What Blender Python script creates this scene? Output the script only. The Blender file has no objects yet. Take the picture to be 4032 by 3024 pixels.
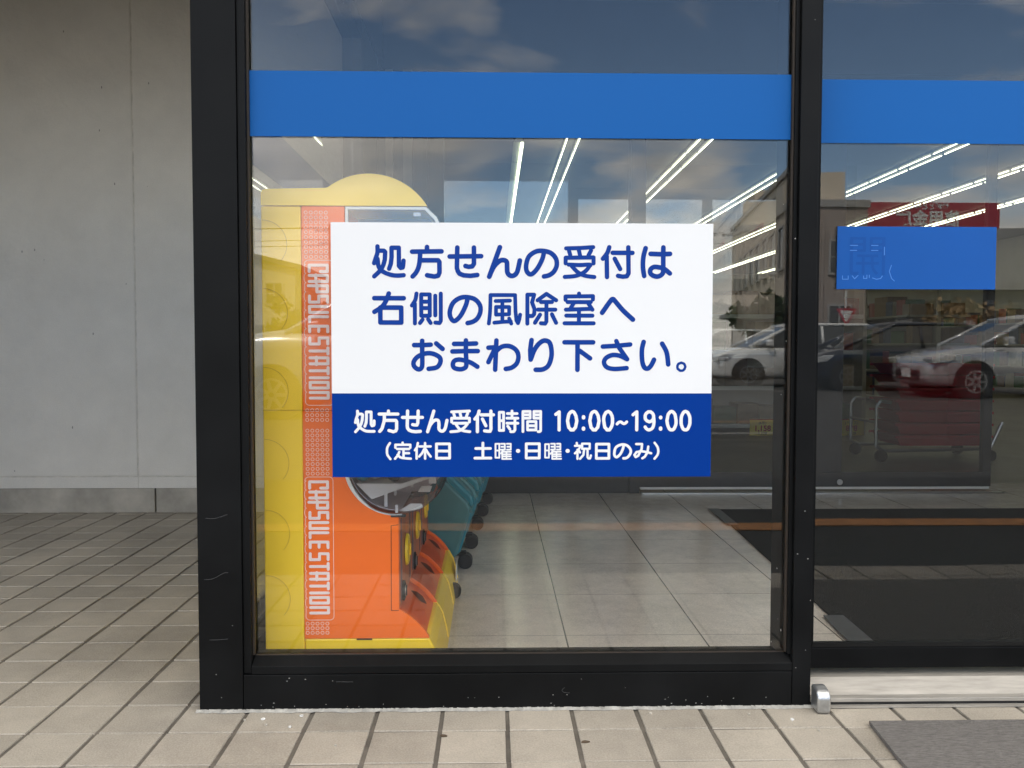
import bpy, bmesh, math, random
from mathutils import Vector, Matrix
from mathutils.geometry import delaunay_2d_cdt

random.seed(7)
scene = bpy.context.scene
COL = scene.collection
R = math.radians

# ------------------------------------------------------------------ camera
cam_data = bpy.data.cameras.new("camera")
cam_data.sensor_width = 36.0
cam_data.lens = 30.357
cam_data.clip_start = 0.05
cam_data.clip_end = 1000
cam = bpy.data.objects.new("camera", cam_data)
COL.objects.link(cam)
_fw = Vector((0.021679, 0.998883, -0.041988))
_rt = Vector((0.999765, -0.021648, 0.001199))
_up = Vector((-0.000289, 0.042004, 0.999117))
cam.matrix_world = Matrix(((_rt.x, _up.x, -_fw.x, -0.0694), (_rt.y, _up.y, -_fw.y, -2.045),
                           (_rt.z, _up.z, -_fw.z, 0.858), (0, 0, 0, 1)))
scene.camera = cam

# ------------------------------------------------------------------ world, sun, exposure
SUN_ELEV, SUN_AZ = R(48), R(-35)          # the sun stands behind the shop (+Y), a little to the left
world = bpy.data.worlds.new("World")
scene.world = world
world.use_nodes = True
nt = world.node_tree
for n in list(nt.nodes):
    nt.nodes.remove(n)


def N(tree, kind, **kw):
    n = tree.nodes.new(kind)
    for a, v in kw.items():
        setattr(n, a, v)
    return n


def math_node(tree, op, a, b=None, clamp=False):
    n = N(tree, 'ShaderNodeMath', operation=op, use_clamp=clamp)
    for i, v in enumerate((a, b)):
        if v is None:
            continue
        if isinstance(v, (int, float)):
            n.inputs[i].default_value = v
        else:
            tree.links.new(v, n.inputs[i])
    return n.outputs[0]


w_out = N(nt, 'ShaderNodeOutputWorld')
w_bg = N(nt, 'ShaderNodeBackground')
w_bg.inputs[1].default_value = 0.12
sky = N(nt, 'ShaderNodeTexSky', sky_type='NISHITA', sun_disc=False, sun_elevation=SUN_ELEV, sun_rotation=SUN_AZ,
        air_density=1.0, dust_density=0.3, ozone_density=2.2)
tc = N(nt, 'ShaderNodeTexCoord')
sep = N(nt, 'ShaderNodeSeparateXYZ')
nt.links.new(tc.outputs['Generated'], sep.inputs[0])
zz = math_node(nt, 'ADD', math_node(nt, 'MAXIMUM', sep.outputs[2], 0.0), 0.16)
comb = N(nt, 'ShaderNodeCombineXYZ')
SEEDX, SEEDY = 3.1, 2.2
nt.links.new(math_node(nt, 'ADD', math_node(nt, 'DIVIDE', sep.outputs[0], zz), SEEDX), comb.inputs[0])
nt.links.new(math_node(nt, 'ADD', math_node(nt, 'DIVIDE', sep.outputs[1], zz), SEEDY), comb.inputs[1])
cl = N(nt, 'ShaderNodeTexNoise')
cl.inputs['Scale'].default_value = 1.15
cl.inputs['Detail'].default_value = 9
cl.inputs['Roughness'].default_value = 0.56
cl.inputs['Distortion'].default_value = 0.25
nt.links.new(comb.outputs[0], cl.inputs['Vector'])
ramp = N(nt, 'ShaderNodeValToRGB')
ramp.color_ramp.elements[0].position = 0.52
ramp.color_ramp.elements[1].position = 0.68
low = math_node(nt, 'MULTIPLY', math_node(nt, 'MAXIMUM', math_node(nt, 'SUBTRACT', 0.29, sep.outputs[2]), 0.0), 0.8)
nt.links.new(math_node(nt, 'ADD', math_node(nt, 'ADD', cl.outputs[0], low), math_node(nt, 'MULTIPLY', math_node(nt, 'MAXIMUM', math_node(nt, 'SUBTRACT', sep.outputs[2], 0.38), 0.0), 1.6)), ramp.inputs[0])
cl2 = N(nt, 'ShaderNodeTexNoise')
cl2.inputs['Scale'].default_value = 2.6
cl2.inputs['Detail'].default_value = 7
nt.links.new(comb.outputs[0], cl2.inputs['Vector'])
ccol = N(nt, 'ShaderNodeValToRGB')
ccol.color_ramp.elements[0].position = 0.35
ccol.color_ramp.elements[0].color = (0.58, 0.56, 0.53, 1)
ccol.color_ramp.elements[1].position = 0.68
ccol.color_ramp.elements[1].color = (1.0, 0.925, 0.82, 1)
nt.links.new(cl2.outputs[0], ccol.inputs[0])
cmul = N(nt, 'ShaderNodeVectorMath', operation='SCALE')
cmul.inputs['Scale'].default_value = 10.5
nt.links.new(ccol.outputs[0], cmul.inputs[0])
wmix = N(nt, 'ShaderNodeMixRGB')
nt.links.new(math_node(nt, 'MULTIPLY', ramp.outputs[0], 0.93), wmix.inputs[0])
nt.links.new(sky.outputs[0], wmix.inputs[1])
nt.links.new(cmul.outputs[0], wmix.inputs[2])
nt.links.new(wmix.outputs[0], w_bg.inputs[0])
nt.links.new(w_bg.outputs[0], w_out.inputs[0])

sun_data = bpy.data.lights.new("sun", 'SUN')
sun_data.energy = 2.2
sun_data.angle = R(0.5)
sun_data.color = (1.0, 0.95, 0.88)
sun = bpy.data.objects.new("sun", sun_data)
COL.objects.link(sun)
_sd = Vector((math.sin(SUN_AZ) * math.cos(SUN_ELEV), math.cos(SUN_AZ) * math.cos(SUN_ELEV), math.sin(SUN_ELEV)))
sun.rotation_euler = _sd.to_track_quat('Z', 'Y').to_euler()

scene.view_settings.view_transform = 'Standard'
scene.view_settings.look = 'None'
scene.view_settings.gamma = 1.0
scene.view_settings.exposure = 1.8
scene.cycles.max_bounces = 9
scene.cycles.glossy_bounces = 5
scene.cycles.transparent_max_bounces = 24
scene.cycles.caustics_reflective = False
scene.cycles.caustics_refractive = False
scene.cycles.sample_clamp_indirect = 6.0
scene.cycles.use_denoising = True

# ------------------------------------------------------------------ materials


def base_mat(name):
    m = bpy.data.materials.new(name)
    m.use_nodes = True
    t = m.node_tree
    return m, t, t.nodes['Principled BSDF']


def mat(name, c, rough=0.5, metal=0.0, var=0.0, scale=8.0, bump=0.0, bscale=60.0, spec=0.5, streak=None, coat=0.0):
    """procedural surface: base colour broken up by noise, optional fine bump"""
    m, t, b = base_mat(name)
    b.inputs['Roughness'].default_value = rough
    b.inputs['Metallic'].default_value = metal
    b.inputs['Specular IOR Level'].default_value = spec
    b.inputs['Coat Weight'].default_value = coat
    b.inputs['Base Color'].default_value = (*c, 1)
    co = N(t, 'ShaderNodeTexCoord')
    if var > 0:
        mp = N(t, 'ShaderNodeMapping')
        if streak:
            mp.inputs['Scale'].default_value = streak
        t.links.new(co.outputs['Object'], mp.inputs[0])
        nz = N(t, 'ShaderNodeTexNoise')
        nz.inputs['Scale'].default_value = scale
        nz.inputs['Detail'].default_value = 8
        nz.inputs['Roughness'].default_value = 0.6
        t.links.new(mp.outputs[0], nz.inputs['Vector'])
        rp = N(t, 'ShaderNodeValToRGB')
        rp.color_ramp.elements[0].position = 0.3
        rp.color_ramp.elements[1].position = 0.7
        rp.color_ramp.elements[0].color = (*[v * (1 - var) for v in c], 1)
        rp.color_ramp.elements[1].color = (*[min(1, v * (1 + var)) for v in c], 1)
        t.links.new(nz.outputs[0], rp.inputs[0])
        t.links.new(rp.outputs[0], b.inputs['Base Color'])
        t.links.new(math_node(t, 'ADD', math_node(t, 'MULTIPLY', nz.outputs[0], 0.25 * var + 0.08), rough - 0.06), b.inputs['Roughness'])
    if bump > 0:
        nb = N(t, 'ShaderNodeTexNoise')
        nb.inputs['Scale'].default_value = bscale
        nb.inputs['Detail'].default_value = 6
        t.links.new(co.outputs['Object'], nb.inputs['Vector'])
        bp = N(t, 'ShaderNodeBump')
        bp.inputs['Strength'].default_value = bump
        bp.inputs['Distance'].default_value = 0.004
        t.links.new(nb.outputs[0], bp.inputs['Height'])
        t.links.new(bp.outputs[0], b.inputs['Normal'])
    return m


def emit_mat(name, c, s):
    m, t, b = base_mat(name)
    b.inputs['Base Color'].default_value = (*c, 1)
    b.inputs['Emission Color'].default_value = (*c, 1)
    b.inputs['Emission Strength'].default_value = s
    return m


def glass_mat(name, tint, f0):
    """thin clear pane: Schlick mix of a straight-through and a mirror ray"""
    m = bpy.data.materials.new(name)
    m.use_nodes = True
    t = m.node_tree
    t.nodes.clear()
    o = N(t, 'ShaderNodeOutputMaterial')
    mx = N(t, 'ShaderNodeMixShader')
    tr = N(t, 'ShaderNodeBsdfTransparent')
    tr.inputs[0].default_value = (*tint, 1)
    gl = N(t, 'ShaderNodeBsdfGlossy')
    gl.inputs['Roughness'].default_value = 0.0
    lw = N(t, 'ShaderNodeLayerWeight')
    lw.inputs[0].default_value = 0.5
    p = math_node(t, 'POWER', lw.outputs['Facing'], 5.0)
    f = math_node(t, 'ADD', math_node(t, 'MULTIPLY', p, 1 - f0), f0)
    # a hint of roller-wave distortion, as in real float glass
    co = N(t, 'ShaderNodeTexCoord')
    nz = N(t, 'ShaderNodeTexNoise')
    nz.inputs['Scale'].default_value = 1.6
    nz.inputs['Detail'].default_value = 1
    t.links.new(co.outputs['Object'], nz.inputs['Vector'])
    bp = N(t, 'ShaderNodeBump')
    bp.inputs['Strength'].default_value = 0.06
    bp.inputs['Distance'].default_value = 0.01
    t.links.new(nz.outputs[0], bp.inputs['Height'])
    t.links.new(bp.outputs[0], gl.inputs['Normal'])
    t.links.new(f, mx.inputs[0])
    t.links.new(tr.outputs[0], mx.inputs[1])
    t.links.new(gl.outputs[0], mx.inputs[2])
    t.links.new(mx.outputs[0], o.inputs[0])
    return m


def film_mat(name, c, back, transl):
    """printed adhesive film: mostly opaque, lets a little light through"""
    m, t, b = base_mat(name)
    b.inputs['Base Color'].default_value = (*c, 1)
    b.inputs['Roughness'].default_value = 0.42
    b.inputs['Specular IOR Level'].default_value = 0.18
    tl = N(t, 'ShaderNodeBsdfTranslucent')
    tl.inputs[0].default_value = (*back, 1)
    mx = N(t, 'ShaderNodeMixShader')
    mx.inputs[0].default_value = transl
    t.links.new(b.outputs[0], mx.inputs[1])
    t.links.new(tl.outputs[0], mx.inputs[2])
    t.links.new(mx.outputs[0], t.nodes['Material Output'].inputs[0])
    return m


def tile_mat(name, c, sx, sy, x0, y0, var, rough, speck, joint=None, jw=0.004, bump=0.25):
    """tiles: every cell gets its own tint; grain and specks inside; optional drawn joint"""
    m, t, b = base_mat(name)
    co = N(t, 'ShaderNodeTexCoord')
    sp = N(t, 'ShaderNodeSeparateXYZ')
    t.links.new(co.outputs['Object'], sp.inputs[0])
    u = math_node(t, 'DIVIDE', math_node(t, 'SUBTRACT', sp.outputs[0], x0), sx)
    v = math_node(t, 'DIVIDE', math_node(t, 'SUBTRACT', sp.outputs[1], y0), sy)
    cb = N(t, 'ShaderNodeCombineXYZ')
    t.links.new(math_node(t, 'FLOOR', u), cb.inputs[0])
    t.links.new(math_node(t, 'FLOOR', v), cb.inputs[1])
    wn = N(t, 'ShaderNodeTexWhiteNoise', noise_dimensions='2D')
    t.links.new(cb.outputs[0], wn.inputs['Vector'])
    n1 = N(t, 'ShaderNodeTexNoise')
    n1.inputs['Scale'].default_value = 14
    n1.inputs['Detail'].default_value = 8
    n1.inputs['Roughness'].default_value = 0.65
    t.links.new(co.outputs['Object'], n1.inputs['Vector'])
    n2 = N(t, 'ShaderNodeTexNoise')
    n2.inputs['Scale'].default_value = 260
    n2.inputs['Detail'].default_value = 3
    t.links.new(co.outputs['Object'], n2.inputs['Vector'])
    n3 = N(t, 'ShaderNodeTexNoise')
    n3.inputs['Scale'].default_value = 2.3
    n3.inputs['Detail'].default_value = 5
    t.links.new(co.outputs['Object'], n3.inputs['Vector'])
    k = math_node(t, 'MULTIPLY', math_node(t, 'SUBTRACT', wn.outputs['Value'], 0.5), var)
    k = math_node(t, 'ADD', k, math_node(t, 'MULTIPLY', math_node(t, 'SUBTRACT', n1.outputs[0], 0.5), 0.45))
    k = math_node(t, 'ADD', k, math_node(t, 'MULTIPLY', math_node(t, 'SUBTRACT', n2.outputs[0], 0.5), speck))
    k = math_node(t, 'ADD', k, math_node(t, 'MULTIPLY', math_node(t, 'SUBTRACT', n3.outputs[0], 0.5), 0.75))
    k = math_node(t, 'ADD', k, 1.0)
    sc = N(t, 'ShaderNodeVectorMath', operation='SCALE')
    sc.inputs[0].default_value = c
    t.links.new(k, sc.inputs['Scale'])
    colout = sc.outputs[0]
    if joint:
        fu = math_node(t, 'ABSOLUTE', math_node(t, 'SUBTRACT', math_node(t, 'FRACT', u), 0.5))
        fv = math_node(t, 'ABSOLUTE', math_node(t, 'SUBTRACT', math_node(t, 'FRACT', v), 0.5))
        ju = math_node(t, 'GREATER_THAN', fu, 0.5 - jw / sx / 2)
        jv = math_node(t, 'GREATER_THAN', fv, 0.5 - jw * 0.5 / sy / 2)
        jj = math_node(t, 'MAXIMUM', ju, jv)
        mxr = N(t, 'ShaderNodeMixRGB')
        t.links.new(jj, mxr.inputs[0])
        t.links.new(colout, mxr.inputs[1])
        mxr.inputs[2].default_value = (*joint, 1)
        colout = mxr.outputs[0]
    t.links.new(colout, b.inputs['Base Color'])
    t.links.new(math_node(t, 'ADD', math_node(t, 'MULTIPLY', n1.outputs[0], 0.2), rough - 0.1), b.inputs['Roughness'])
    bp = N(t, 'ShaderNodeBump')
    bp.inputs['Strength'].default_value = bump
    bp.inputs['Distance'].default_value = 0.0015
    t.links.new(n2.outputs[0], bp.inputs['Height'])
    t.links.new(bp.outputs[0], b.inputs['Normal'])
    return m


def black_frame_mat():
    """dark bronze-black powder coat with chips, scratches and dust toward the pavement"""
    m, t, b = base_mat("black_aluminium")
    co = N(t, 'ShaderNodeTexCoord')
    n1 = N(t, 'ShaderNodeTexNoise')
    n1.inputs['Scale'].default_value = 5
    n1.inputs['Detail'].default_value = 8
    t.links.new(co.outputs['Object'], n1.inputs['Vector'])
    vo = N(t, 'ShaderNodeTexVoronoi', feature='F1')
    vo.inputs['Scale'].default_value = 28
    t.links.new(co.outputs['Object'], vo.inputs['Vector'])
    sepc = N(t, 'ShaderNodeSeparateColor')
    t.links.new(vo.outputs['Color'], sepc.inputs[0])
    keep = math_node(t, 'GREATER_THAN', sepc.outputs[0], 0.72)
    dot = math_node(t, 'LESS_THAN', vo.outputs['Distance'], math_node(t, 'MULTIPLY', sepc.outputs[1], 0.095))
    chip = math_node(t, 'MULTIPLY', keep, dot)
    mp = N(t, 'ShaderNodeMapping')
    mp.inputs['Scale'].default_value = (3.0, 3.0, 60.0)
    mp.inputs['Rotation'].default_value = (0, 0.14, 0)
    t.links.new(co.outputs['Object'], mp.inputs[0])
    ns = N(t, 'ShaderNodeTexNoise')
    ns.inputs['Scale'].default_value = 1.4
    ns.inputs['Detail'].default_value = 2
    t.links.new(mp.outputs[0], ns.inputs['Vector'])
    scr = math_node(t, 'MULTIPLY', math_node(t, 'GREATER_THAN', ns.outputs[0], 0.74), 0.0)
    rp = N(t, 'ShaderNodeValToRGB')
    rp.color_ramp.elements[0].position = 0.3
    rp.color_ramp.elements[0].color = (0.0028, 0.0031, 0.0034, 1)
    rp.color_ramp.elements[1].position = 0.75
    rp.color_ramp.elements[1].color = (0.007, 0.0075, 0.008, 1)
    t.links.new(n1.outputs[0], rp.inputs[0])
    mx = N(t, 'ShaderNodeMixRGB')
    t.links.new(math_node(t, 'MAXIMUM', chip, scr), mx.inputs[0])
    t.links.new(rp.outputs[0], mx.inputs[1])
    mx.inputs[2].default_value = (0.75, 0.75, 0.72, 1)
    t.links.new(mx.outputs[0], b.inputs['Base Color'])
    t.links.new(math_node(t, 'ADD', math_node(t, 'MULTIPLY', n1.outputs[0], 0.25), 0.34), b.inputs['Roughness'])
    b.inputs['Specular IOR Level'].default_value = 0.12
    return m


MT = {}
MT['black'] = black_frame_mat()
MT['rubber'] = mat('rubber', (0.012, 0.011, 0.010), 0.7)
MT['brown_gasket'] = mat('brown_gasket', (0.028, 0.02, 0.014), 0.6, var=0.3, scale=30)
MT['glass'] = glass_mat('window_glass', (0.995, 1.0, 0.995), 0.053)
MT['glass_in'] = glass_mat('inner_glass', (0.96, 0.975, 0.965), 0.06)
MT['acrylic'] = glass_mat('clear_acrylic', (0.95, 0.94, 0.95), 0.05)
MT['band'] = film_mat('blue_film', (0.004, 0.112, 0.40), (0.20, 0.28, 0.52), 0.10)
MT['backlit_band'] = film_mat('blue_film_backlit', (0.14, 0.19, 0.36), (0.45, 0.55, 0.8), 0.45)  # same film as the window stripe, backlight painted into its paler colour
MT['sign_white'] = mat('sign_white', (0.775, 0.785, 0.795), 0.5, var=0.015, scale=3, spec=0.3)
MT['sign_blue'] = mat('sign_blue', (0.001, 0.036, 0.255), 0.5, var=0.04, scale=3, spec=0.06)
MT['text_blue'] = mat('print_blue', (0.002, 0.040, 0.27), 0.5, spec=0.15)
MT['text_white'] = mat('print_white', (0.775, 0.785, 0.795), 0.5, spec=0.3)
MT['poster_blue'] = mat('poster_blue', (0.004, 0.085, 0.36), 0.45, var=0.05, scale=4, spec=0.2)
MT['worn_paint'] = mat('worn_line_paint', (0.16, 0.16, 0.155), 0.85, var=0.4, scale=9)
MT['chip'] = mat('chipped_paint', (0.42, 0.42, 0.40), 0.8)
MT['scuff'] = mat('scuff', (0.10, 0.10, 0.10), 0.7)
MT['poster_ghost'] = mat('poster_ghost', (0.003, 0.070, 0.31), 0.45, spec=0.2)
MT['poster_line'] = mat('poster_line', (0.045, 0.20, 0.62), 0.4)
MT['concrete'] = mat('painted_concrete', (0.72, 0.695, 0.64), 0.85, var=0.05, scale=6, bump=0.5, bscale=45)
def pit(m):
    t = m.node_tree
    b = t.nodes['Principled BSDF']
    co = N(t, 'ShaderNodeTexCoord')
    mp = N(t, 'ShaderNodeMapping')
    mp.inputs['Scale'].default_value = (1, 1, 0.45)
    t.links.new(co.outputs['Object'], mp.inputs[0])
    vo = N(t, 'ShaderNodeTexVoronoi')
    vo.inputs['Scale'].default_value = 17
    t.links.new(mp.outputs[0], vo.inputs['Vector'])
    sc = N(t, 'ShaderNodeSeparateColor')
    t.links.new(vo.outputs['Color'], sc.inputs[0])
    k = math_node(t, 'MULTIPLY', math_node(t, 'GREATER_THAN', sc.outputs[0], 0.66), math_node(t, 'LESS_THAN', vo.outputs['Distance'], math_node(t, 'MULTIPLY', sc.outputs[1], 0.08)))
    g = N(t, 'ShaderNodeTexNoise')
    g.inputs['Scale'].default_value = 240
    g.inputs['Detail'].default_value = 4
    t.links.new(co.outputs['Object'], g.inputs['Vector'])
    v = N(t, 'ShaderNodeVectorMath', operation='SCALE')
    src = b.inputs['Base Color'].links[0].from_socket
    t.links.new(src, v.inputs[0])
    t.links.new(math_node(t, 'SUBTRACT', math_node(t, 'ADD', math_node(t, 'MULTIPLY', g.outputs[0], 0.35), 0.82), math_node(t, 'MULTIPLY', k, 0.6)), v.inputs['Scale'])
    t.links.new(v.outputs[0], b.inputs['Base Color'])
    return m


pit(MT['concrete'])
MT['plinth'] = mat('bare_concrete', (0.44, 0.41, 0.355), 0.9, var=0.28, scale=5, bump=0.6, bscale=35)
MT['joint'] = mat('joint_seal', (0.62, 0.59, 0.53), 0.9, var=0.2, scale=20)
MT['grout'] = mat('grout', (0.135, 0.12, 0.10), 0.95, var=0.38, scale=9, bump=0.7, bscale=120)
MT['mortar'] = mat('mortar', (0.36, 0.35, 0.32), 0.95, var=0.35, scale=40, bump=0.9, bscale=90)
MT['tile'] = tile_mat('pavement_tile', (0.385, 0.345, 0.285), 0.1526, 0.15, -0.7995, -0.1405, 0.22, 0.72, 0.75, bump=0.6)
MT['asphalt'] = mat('asphalt', (0.042, 0.042, 0.042), 0.9, var=0.25, scale=1.2, bump=0.8, bscale=150)
MT['orange_paint'] = mat('orange_line_paint', (0.50, 0.22, 0.07), 0.8, var=0.25, scale=14)
MT['white_paint'] = mat('white_line_paint', (0.62, 0.62, 0.60), 0.8, var=0.2, scale=14)
MT['floor'] = tile_mat('floor_tile', (0.75, 0.675, 0.585), 0.405, 0.425, 0.1455, 0.49, 0.07, 0.17, 0.75, joint=(0.10, 0.09, 0.08), jw=0.0045, bump=0.08)
MT['store_floor'] = tile_mat('store_floor_vinyl', (0.21, 0.185, 0.145), 0.45, 0.45, 0, 0, 0.08, 0.4, 0.3, bump=0.05)
MT['dark_metal'] = mat('dark_partition', (0.018, 0.019, 0.020), 0.45, var=0.3, scale=6)
MT['dark_wall'] = mat('dark_bulkhead', (0.045, 0.045, 0.045), 0.7, var=0.15, scale=3)
MT['grey_wall'] = mat('grey_wall', (0.22, 0.22, 0.215), 0.7, var=0.08, scale=3)
MT['store_wall'] = mat('store_wall', (0.42, 0.40, 0.36), 0.8, var=0.06, scale=2)
MT['ceiling'] = mat('ceiling_board', (0.16, 0.155, 0.15), 0.9, var=0.06, scale=2)
MT['steel'] = mat('brushed_steel', (0.55, 0.55, 0.54), 0.3, 1.0, var=0.2, scale=30, streak=(1, 30, 30))
MT['aluminium'] = mat('aluminium_sill', (0.40, 0.375, 0.335), 0.5, 0.35, var=0.22, scale=9, streak=(1, 8, 8))
MT['cast_metal'] = mat('cast_metal', (0.50, 0.51, 0.51), 0.33, 0.85, var=0.25, scale=30, bump=0.3, bscale=80)
MT['carpet'] = mat('dark_carpet', (0.008, 0.010, 0.010), 0.95, var=0.45, scale=90, bump=1.0, bscale=260, spec=0.15)
MT['tape'] = mat('grey_tape', (0.075, 0.08, 0.085), 0.55, var=0.2, scale=20)
MT['doormat'] = mat('grey_doormat', (0.17, 0.16, 0.15), 0.95, var=0.35, scale=60, bump=1.0, bscale=200, streak=(1, 6, 1), spec=0.2)
MT['yellow'] = mat('yellow_plastic', (0.98, 0.65, 0.03), 0.38, var=0.05, scale=4)
MT['cream_yellow'] = mat('cap_yellow', (0.98, 0.68, 0.07), 0.38, var=0.05, scale=4)
MT['orange'] = mat('orange_plastic', (0.96, 0.165, 0.014), 0.36, var=0.06, scale=4)
MT['orange_deep'] = mat('orange_tray', (0.92, 0.15, 0.014), 0.3, var=0.12, scale=8)
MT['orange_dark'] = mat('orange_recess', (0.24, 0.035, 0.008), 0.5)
MT['front_print'] = mat('front_print', (0.52, 0.13, 0.04), 0.35, var=0.4, scale=25, streak=(1, 1, 0.15))
MT['print_purple'] = mat('print_mauve', (0.17, 0.11, 0.13), 0.4)
MT['pink_print'] = mat('pale_pink_print', (0.92, 0.74, 0.72), 0.45)
MT['pink_line'] = mat('pink_outline_print', (0.92, 0.62, 0.52), 0.45)
MT['groove'] = mat('yellow_groove', (0.50, 0.32, 0.03), 0.6)
MT['groove_dark'] = mat('dark_groove', (0.05, 0.012, 0.006), 0.7)
MT['white_plastic'] = mat('white_plastic', (0.72, 0.72, 0.70), 0.4)
MT['mauve'] = mat('mauve_plastic', (0.50, 0.45, 0.46), 0.45, var=0.15, scale=6)
MT['teal'] = mat('teal_plastic', (0.012, 0.20, 0.26), 0.32, var=0.1, scale=6)
MT['teal_grey'] = mat('teal_grey_plastic', (0.055, 0.19, 0.21), 0.4, var=0.12, scale=6)
MT['cream'] = mat('cream_plastic', (0.52, 0.49, 0.38), 0.5, var=0.08, scale=6)
MT['castor'] = mat('castor_rubber', (0.012, 0.012, 0.013), 0.55)
MT['black_plastic'] = mat('black_plastic', (0.015, 0.015, 0.016), 0.5)
MT['paper'] = mat('paper', (0.75, 0.75, 0.72), 0.8)
MT['ink'] = mat('ink', (0.03, 0.03, 0.03), 0.8)
MT['red_ink'] = mat('red_ink', (0.5, 0.03, 0.03), 0.8)
MT['yellow_card'] = mat('yellow_card', (0.85, 0.66, 0.08), 0.7, var=0.05, scale=10)
MT['red_plastic'] = mat('red_plastic', (0.38, 0.018, 0.03), 0.4, var=0.08, scale=8)
MT['chrome'] = mat('chrome', (0.4, 0.4, 0.4), 0.4, 1.0)
MT['tube'] = emit_mat('fluorescent_tube', (0.97, 1.0, 0.72), 2.0)
MT['housing'] = mat('lamp_housing', (0.16, 0.16, 0.15), 0.5)
MT['car_silver'] = mat('silver_paint', (0.52, 0.53, 0.54), 0.22, 0.55, var=0.03, scale=2, coat=0.6)
MT['car_white'] = mat('pearl_paint', (0.66, 0.66, 0.64), 0.22, 0.1, var=0.03, scale=2, coat=0.6)
MT['car_dark'] = mat('dark_blue_paint', (0.012, 0.018, 0.035), 0.15, 0.3, coat=0.8)
MT['car_red'] = mat('maroon_paint', (0.30, 0.012, 0.02), 0.2, 0.2, coat=0.8)
MT['car_glass'] = mat('car_glass', (0.02, 0.025, 0.028), 0.04, spec=0.8)
MT['headlight'] = mat('headlight_lens', (0.7, 0.72, 0.74), 0.08, 0.5)
MT['tail'] = mat('amber_lens', (0.55, 0.10, 0.02), 0.15)
MT['tyre'] = mat('tyre', (0.015, 0.015, 0.015), 0.85)
MT['brown_wall'] = mat('brown_render', (0.33, 0.275, 0.235), 0.85, var=0.12, scale=1.2)
MT['beige_wall'] = mat('beige_render', (0.62, 0.54, 0.43), 0.85, var=0.12, scale=0.9)
MT['grey_render'] = mat('grey_render', (0.32, 0.32, 0.31), 0.85, var=0.1, scale=1)
MT['house_wall'] = mat('house_wall', (0.44, 0.41, 0.35), 0.85, var=0.1, scale=1)
MT['house_roof'] = mat('house_roof', (0.075, 0.08, 0.09), 0.7, var=0.25, scale=2, streak=(1, 6, 1))
MT['bwindow'] = mat('building_glass', (0.025, 0.028, 0.03), 0.08, spec=0.7)
MT['bframe'] = mat('building_trim', (0.35, 0.34, 0.32), 0.6)
MT['sign_red'] = mat('sign_red', (0.40, 0.035, 0.06), 0.5)
MT['sign_cream'] = mat('sign_cream', (0.5, 0.47, 0.4), 0.6)
MT['pole'] = mat('pole_concrete', (0.27, 0.265, 0.25), 0.85, var=0.12, scale=3)
MT['wire'] = mat('wire', (0.015, 0.015, 0.015), 0.7)
MT['bark'] = mat('bark', (0.10, 0.07, 0.045), 0.9, var=0.3, scale=10, bump=0.8, bscale=30)
MT['leaf'] = mat('leaf', (0.05, 0.085, 0.03), 0.7, var=0.5, scale=3)
MT['leaf_dark'] = mat('leaf_dark', (0.032, 0.055, 0.024), 0.7, var=0.5, scale=3)
MT['dry_twig'] = mat('dry_twig', (0.22, 0.15, 0.08), 0.9, var=0.4, scale=10)
CARTON = [mat('carton_%d' % i, c, 0.7, var=0.18, scale=12) for i, c in enumerate(
    [(0.26, 0.17, 0.09), (0.34, 0.26, 0.16), (0.08, 0.16, 0.07), (0.36, 0.10, 0.06), (0.42, 0.40, 0.34), (0.10, 0.12, 0.2), (0.18, 0.12, 0.08)])]

# ------------------------------------------------------------------ mesh helpers


def add_box(bm, x0, x1, y0, y1, z0, z1):
    vs = [bm.verts.new(p) for p in ((x0, y0, z0), (x1, y0, z0), (x1, y1, z0), (x0, y1, z0),
                                    (x0, y0, z1), (x1, y0, z1), (x1, y1, z1), (x0, y1, z1))]
    for f in ((0, 3, 2, 1), (4, 5, 6, 7), (0, 1, 5, 4), (1, 2, 6, 5), (2, 3, 7, 6), (3, 0, 4, 7)):
        bm.faces.new([vs[i] for i in f])
    return vs


def add_prism(bm, prof, a0, a1, axis='y'):
    """extrude a closed outline; axis y: outline in x,z; axis x: outline in y,z; axis z: outline in x,y"""
    def p3(u, v, a):
        return {'y': (u, a, v), 'x': (a, u, v), 'z': (u, v, a)}[axis]
    A = [bm.verts.new(p3(u, v, a0)) for u, v in prof]
    B = [bm.verts.new(p3(u, v, a1)) for u, v in prof]
    n = len(prof)
    bm.faces.new(A)
    bm.faces.new(B[::-1])
    for i in range(n):
        j = (i + 1) % n
        bm.faces.new((A[i], B[i], B[j], A[j]))


def add_cyl(bm, p0, p1, r0, r1=None, seg=16, cap=True):
    p0, p1 = Vector(p0), Vector(p1)
    r1 = r0 if r1 is None else r1
    q = (p1 - p0).to_track_quat('Z', 'Y')
    A, B = [], []
    for i in range(seg):
        a = 2 * math.pi * i / seg
        d = Vector((math.cos(a), math.sin(a), 0))
        A.append(bm.verts.new(p0 + q @ (d * r0)))
        B.append(bm.verts.new(p1 + q @ (d * r1)))
    for i in range(seg):
        j = (i + 1) % seg
        bm.faces.new((A[i], A[j], B[j], B[i]))
    if cap:
        bm.faces.new(A[::-1])
        bm.faces.new(B)


def add_tube(bm, pts, r, seg=8):
    for a, b in zip(pts[:-1], pts[1:]):
        add_cyl(bm, a, b, r, seg=seg)


def add_ball(bm, c, r, sub=2, sz=1.0):
    m = Matrix.Translation(c) @ Matrix.Diagonal((r, r, r * sz, 1))
    bmesh.ops.create_icosphere(bm, subdivisions=sub, radius=1.0, matrix=m)


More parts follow.
